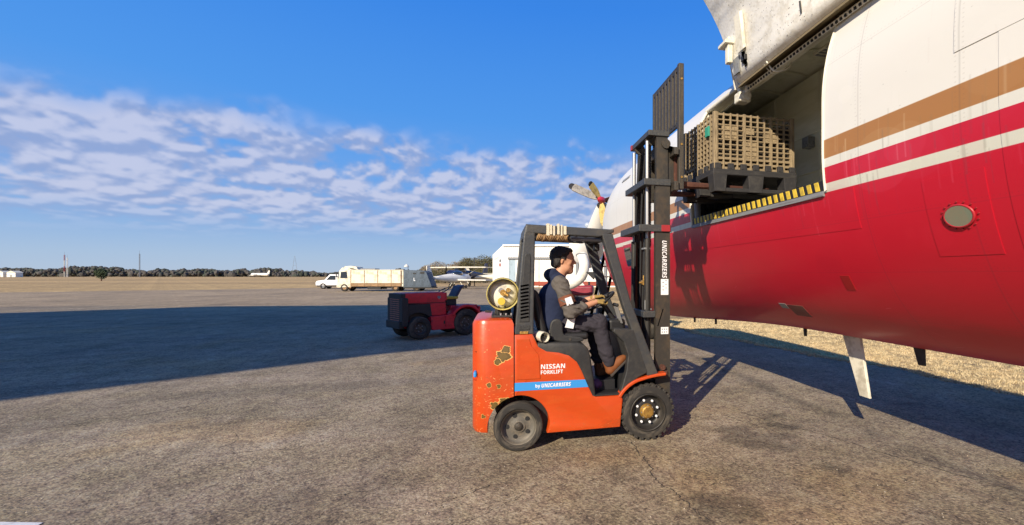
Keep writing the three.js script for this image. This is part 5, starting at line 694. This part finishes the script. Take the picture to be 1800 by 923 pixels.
{
  const g = ground(596, 507.5), t = thing('pickup_car', 'white utility car parked in front of the cream truck', 'car', [g.x, 0, g.z], Math.PI + .18);
  const wp = std(C(.8, .8, .8), .4), add = (n, gg, m, p = t) => mesh(n, gg, m, p);
  add('body', toCreasedNormals(ext([[-2.3, .45], [-2.35, 1.0], [-2.2, 1.1], [-1.7, 1.78], [.75, 1.8], [1.35, 1.12], [2.2, 1.0], [2.35, .8], [2.35, .42]], -.9, .9, .06), .5), wp);
  for (const s of [1, -1]) { const z0 = s > 0 ? .885 : -.91, z1 = s > 0 ? .91 : -.885; add('window', ext([[.05, 1.12], [1.15, 1.12], [.68, 1.66], [.05, 1.68]], z0, z1, .01), M.glass); add('window', ext([[-1.9, 1.12], [-.05, 1.12], [-.05, 1.68], [-1.5, 1.68]], z0, z1, .01), M.glass); add('headlight', rb(2.2, 2.37, .72, .88, s * .55, s * .86, .03), M.grey); add('door_handle', rb(-.3, -.12, 1.0, 1.03, s * .9, s * .92, .005), M.black); }
  add('windscreen', ext([[.86, 1.72], [.9, 1.74], [1.42, 1.14], [1.36, 1.12]], -.78, .78, .01), M.glass); add('bumper', rb(2.3, 2.42, .4, .62, -.85, .85, .04), M.black); add('underside', bx(-2.2, 2.2, .28, .47, -.8, .8), M.black); for (const x of [-1.4, 1.5]) for (const s of [1, -1]) roadWheel(.36, .24, M.grey, t, x, s * .80);
}

/* ---------- hangar ---------- */
{
  const D = 66, p = at(866, 484, D), t = thing('hangar', 'white corrugated hangar with chamfered roof edge and brown base stripe', 'hangar', [p.x, 0, -D], 0);
  const wallM = wornMat(0xf0ede4, 0xd0cabb, .5, 131, .7, 0, 8), brown = wornMat(0x9b4a38, 0x74382c, .6, 133, .8), S = D / F, X = (px) => (px - 866) * S, Y = (py) => EYE - (py - HY) * S, add = (n, g, m, pp = t) => mesh(n, g, m, pp);
  const L = X(1170); const core = add('wall', ext([[0, -.05], [0, Y(448)], [X(884), Y(431)], [L, Y(431)], [L, -.05]], -12, 0, 0), wallM);
  for (let i = 0; i < 90; i++) { const x = X(884) + .1 + i * (L - X(884)) / 90; add('corrugation', bx(x, x + .1, Y(452), Y(432), .0, .045), wallM, core); } add('eave_trim', rb(X(884), L, Y(433), Y(430), 0, .25, .03), wallM); add('door_header', rb(X(893), L, Y(456), Y(452.5), 0, .28, .03), M.grey);
  const dr = add('hangar_door', rb(X(895), X(907), -.03, Y(457), .02, .12, .02), wornMat(0x9fb2bd, 0x7d8d96, .5, 135, .6)); for (let i = 1; i < 6; i++) add('hangar_door_leaf', rb(X(907) + (i - 1) * 3.4, X(907) + i * 3.4 - .06, -.03, Y(457), .05 + (i % 2) * .1, .14 + (i % 2) * .1, .03), wallM);
  add('door_jamb', rb(X(892), X(895), -.03, Y(453), 0, .2, .02), wallM); add('base_stripe', rb(.05, X(893), Y(503), Y(495), .0, .04, .01), brown); add('base_stripe', rb(X(893), L, Y(502), Y(495), .26, .30, .01), brown); for (const px of [897, 906, 1034]) add('window', rb(X(px), X(px + 3.5), Y(502), Y(495), .30, .34, .01), M.glass);
  const sg = add('wall_sign', rb(X(877), X(881), Y(470), Y(454), .0, .05, .01), M.label); add('sign_print', rb(X(878), X(880.4), Y(461), Y(456), .05, .06, .004), M.steelDark, sg); add('sign_print', rb(X(877.6), X(880.4), Y(468.5), Y(463), .05, .06, .004), brown, sg); for (let i = 0; i < 4; i++) add('faint_lettering', rb(X(869 + i * 2), X(870.1 + i * 2), Y(458 - i), Y(454 - i), .0, .02, .004), M.cloth);
}

/* ---------- light aircraft beside the hangar ---------- */
function lightPlane(pos, turn, bodyM, wingM, high, label, span = 10.4) {
  const t = thing('light_airplane', label, 'airplane', pos, turn), add = (n, g, m, p = t) => mesh(n, g, m, p);
  add('fuselage', lathe([[0, 2.6], [.28, 2.5], [.5, 2.1], [.58, 1.2], [.62, 0], [.5, -1.5], [.25, -3.4], [.1, -4.6], [0, -4.7]], 20).rotateX(Math.PI / 2).translate(0, 1.35, 0), bodyM); add('canopy', new THREE.SphereGeometry(.55, 16, 10).scale(1, .8, 1.7).translate(0, 1.85, .3), M.glass);
  const wy = high ? 2.2 : 1.1; add('wing', ext([[-span / 2, -.06], [span / 2, -.06], [span / 2, .05], [0, .1], [-span / 2, .05]], -.1, 1.3, .02).translate(0, wy, -.2), wingM); add('tailplane', rb(-1.7, 1.7, 1.5, 1.56, -4.7, -3.9, .02), wingM); add('fin', ext([[-4.8, 1.5], [-3.8, 1.5], [-4.4, 2.8], [-4.85, 2.8]], -.05, .05, .01).rotateY(-Math.PI / 2), bodyM);
  add('propeller', join(beam([-.05, .45, 2.68], [.05, 2.25, 2.68], .05, .12), lathe([[0, .3], [.12, .15], [.17, 0]], 14).rotateX(Math.PI / 2).translate(0, 1.35, 2.55)), M.steelDark); for (const [x, z] of [[-1.1, .1], [1.1, .1], [0, 1.9]]) { const w = add('landing_gear', bar([x * .5, 1.0, z], [x, .22, z], .04), M.white); add('wheel', new THREE.TorusGeometry(.15, .07, 8, 16).rotateY(Math.PI / 2).translate(x, .22, z), M.rubber, w); } if (high) for (const s of [-1, 1]) add('wing_strut', bar([s * .5, 1.1, .3], [s * 2.6, 2.18, .3], .03), wingM); return t;
}
{
  const navyP = std(C(.02, .028, .075), .4), pale = M.offwhite; let g = ground(812, 504);
  lightPlane([g.x, 0, g.z], -.35, navyP, pale, true, 'high wing light aircraft with a dark navy nose and pale wing', 8).scale.setScalar(1.3);
  g = ground(815, 507.5); lightPlane([g.x - 1, 0, g.z], 2.75, M.white, M.white, false, 'white low wing light aircraft with long thin wing by the hangar', 9.8);
  g = ground(853, 503); lightPlane([g.x + 2, 0, g.z], 1.9, M.offwhite, M.white, false, 'small pale aircraft parked tail on against the hangar corner', 7);
  const pg = ground(834, 503), pole = thing('light_pole', 'thin dark pole standing behind the parked light aircraft', 'pole', [pg.x, 0, pg.z]); mesh('shaft', bar([0, 0, 0], [0, 4.4, 0], .07, .05), M.steelDark, pole); mesh('lamp_head', rb(-.12, .12, 4.35, 4.5, -.3, .12, .03), M.steelDark, pole);
}

/* ---------- turboprop beyond the nose: nacelle, propeller, cowls, steps ---------- */
{
  const D = 15.5, hub = at(1057, 352, D), t = thing('turboprop_aircraft', 'white turboprop aircraft with red spinner and broad tan propeller blades', 'airplane', [hub.x, 0, hub.z]);
  const add = (n, g, m, p = t) => mesh(n, g, m, p), L = (px, py, dz = 0) => { const q = at(px, py, D + dz); return [q.x - hub.x, q.y, q.z - hub.z]; };
  const hubL = [0, hub.y, 0], axis = V(-.35, .05, .93).normalize();
  const sp = add('spinner', lathe([[0, .24], [.05, .22], [.09, .14], [.12, .05], [.13, -.06], [.10, -.1]], 24).applyQuaternion(new THREE.Quaternion().setFromUnitVectors(V(0, 1, 0), axis)).translate(...hubL), std(C(.5, .03, .05), .35));
  const bladeTan = wornMat(0xc4ab62, 0x8c7540, .8, 141, .55), bladeGrey = wornMat(0x9a948a, 0x6b665e, .7, 143, .5);
  const blade = (tip, wid, m, tipM) => { const a = V(...hubL), b = V(...tip), d = b.clone().sub(a), len = d.length(); d.normalize(); const s = V(0, 0, 1).cross(d).normalize(), n = d.clone().cross(s); const basis = new THREE.Matrix4().makeBasis(d, s, n).setPosition(a); const o = mesh('propeller_blade', ext(smoothPts([[.1, -.05], [.35, -wid * .5], [len * .75, -wid * .5], [len * .87, -wid * .42], [len * .87, wid * .42], [len * .7, wid * .5], [.35, wid * .42], [.1, .05]], 30), -.02, .02, .012).rotateX(.5).applyMatrix4(basis), m, t); mesh('blade_tip', ext(smoothPts([[len * .865, -wid * .42], [len * .96, -wid * .34], [len, 0], [len * .96, wid * .34], [len * .865, wid * .42]], 16), -.018, .018, .01).rotateX(.5).applyMatrix4(basis), tipM, o); };
  blade(L(1000, 325), .30, bladeGrey, M.steelDark); blade(L(1036, 320, -.5), .24, bladeTan, M.steelDark); blade(L(1080, 351, .4), .26, M.rust, M.rust); blade(L(1063, 398, -.3), .28, bladeTan, bladeTan);
  // nacelle behind the propeller and the body under it
  const wht = wornMat(0xe8e5dc, 0xb9b3a4, .5, 145, .5); const P2 = (px, py, dz) => L(px, py, dz);
  add('nacelle', toCreasedNormals(blobTube([P2(1059, 362, .25), P2(1053, 392, .9), P2(1046, 425, 1.8), P2(1030, 450, 3)], [.2, .34, .48, .55]), 1), wht);
  add('engine_cowl', tube([P2(1022, 448, 1.0), P2(1027, 466, .8), P2(1022, 486, .8), P2(1005, 499, 1.0), P2(985, 502, 1.3)], .185, 40, 18), wht); add('intake_lip', new THREE.TorusGeometry(.17, .03, 10, 28).rotateX(1.2).translate(...P2(1022, 449, .98)), M.grey);
  add('cabin', rb(P2(1000, 440, 3)[0], P2(1060, 440, 3)[0], P2(0, 462, 3)[1], P2(0, 420, 3)[1], P2(0, 0, 6)[2], P2(0, 0, 3)[2], .12), wht); add('cowl_flap', ext([P2(998, 526, 2.2), P2(1046, 526, 2.2), P2(1022, 494, 2.2)].map((q) => [q[0], q[1]]), P2(0, 0, 2.3)[2], P2(0, 0, 2.15)[2], .02), wht); add('lower_fairing', rb(P2(985, 0, 2)[0], P2(1042, 0, 2)[0], P2(0, 520, 2)[1], P2(0, 502, 2)[1], P2(0, 0, 3)[2], P2(0, 0, 2)[2], .1), wornMat(0x8a2436, 0x5c1a2a, .6, 147, .5));
  const bd = add('blue_engine_cover', lathe([[0, .10], [.10, .085], [.17, .04], [.185, 0], [.185, -.2], [0, -.2]], 26).rotateX(Math.PI / 2).translate(...P2(1049, 465, .3)), wornMat(0x2b5a96, 0x1e3f6c, .6, 149, .4)); add('cover_rim', new THREE.TorusGeometry(.185, .018, 8, 30).translate(...P2(1049, 465, .3)), wht, bd); add('strut_plate', ext([P2(1030, 478, .6), P2(1050, 478, .6), P2(1044, 492, .6)].map((q) => [q[0], q[1]]), P2(0, 0, .62)[2], P2(0, 0, .5)[2], .01), M.black);
  add('wing', rb(P2(950, 0, 4)[0], P2(1075, 0, 4)[0], P2(0, 416, 4)[1], P2(0, 409, 4)[1], P2(0, 0, 6.4)[2], P2(0, 0, 4)[2], .05), wht);
  add('sensor_dome', new THREE.SphereGeometry(.13, 18, 12).translate(...P2(1033, 396, 4.6)), new THREE.MeshPhysicalMaterial({ color: C(.4, .45, .5), roughness: .1 }), t); add('dome_post', bar(P2(1033, 398, 4.6), P2(1033, 409, 4.6), .05), wht);
  for (const [x, z] of [[.1, -2.2], [-1.0, -2.2], [-.3, -4.4]]) { const g2 = add('landing_gear', bar([x, .0, z], [x, 2.2, z], .07), M.grey); add('wheel', lathe([[0, -.1], [.25, -.1], [.32, 0], [.25, .1], [0, .1]], 20).rotateZ(Math.PI / 2).translate(x + .16, .32, z), M.rubber, g2); }
  // boarding ladder leaning at the cargo aircraft's nose
  const a = at(1066, 432, 12.2), b = at(1030, 552, 12.2), ld = thing('boarding_ladder', 'white boarding ladder leaning by the red aircraft nose', 'ladder', [b.x, 0, b.z]); const off = V(a.x - b.x, a.y, a.z - b.z);
  for (const s of [0, 1]) mesh('rail', beam([s * .30, 0, -s * .32], [off.x + s * .30, off.y, off.z - s * .32], .05, .08), M.white, ld); for (let i = 1; i < 9; i++) { const k = i / 9; mesh('rung', bar([off.x * k, off.y * k, off.z * k], [off.x * k + .30, off.y * k, off.z * k - .32], .018), M.grey, ld); }
}
function blobTube(pts, rs) { const c = new THREE.CatmullRomCurve3(pts.map((p) => V(...p))), n = 24, pos = [], idx = [], fr = c.computeFrenetFrames(n, false), m = 20; for (let i = 0; i <= n; i++) { const p = c.getPoint(i / n), k = i / n * (rs.length - 1), j = Math.min(rs.length - 2, Math.floor(k)), r = mix(rs[j], rs[j + 1], k - j); for (let q = 0; q <= m; q++) { const a = q / m * 6.2832, v = p.clone().addScaledVector(fr.normals[i], r * Math.cos(a)).addScaledVector(fr.binormals[i], r * Math.sin(a)); pos.push(v.x, v.y, v.z); if (i && q) { const A = i * (m + 1) + q; idx.push(A, A - 1, A - m - 2, A, A - m - 2, A - m - 1); } } } const g = new THREE.BufferGeometry(); g.setAttribute('position', new THREE.Float32BufferAttribute(pos, 3)); g.setIndex(idx); g.computeVertexNormals(); return g; }

renderer.render(scene, camera);
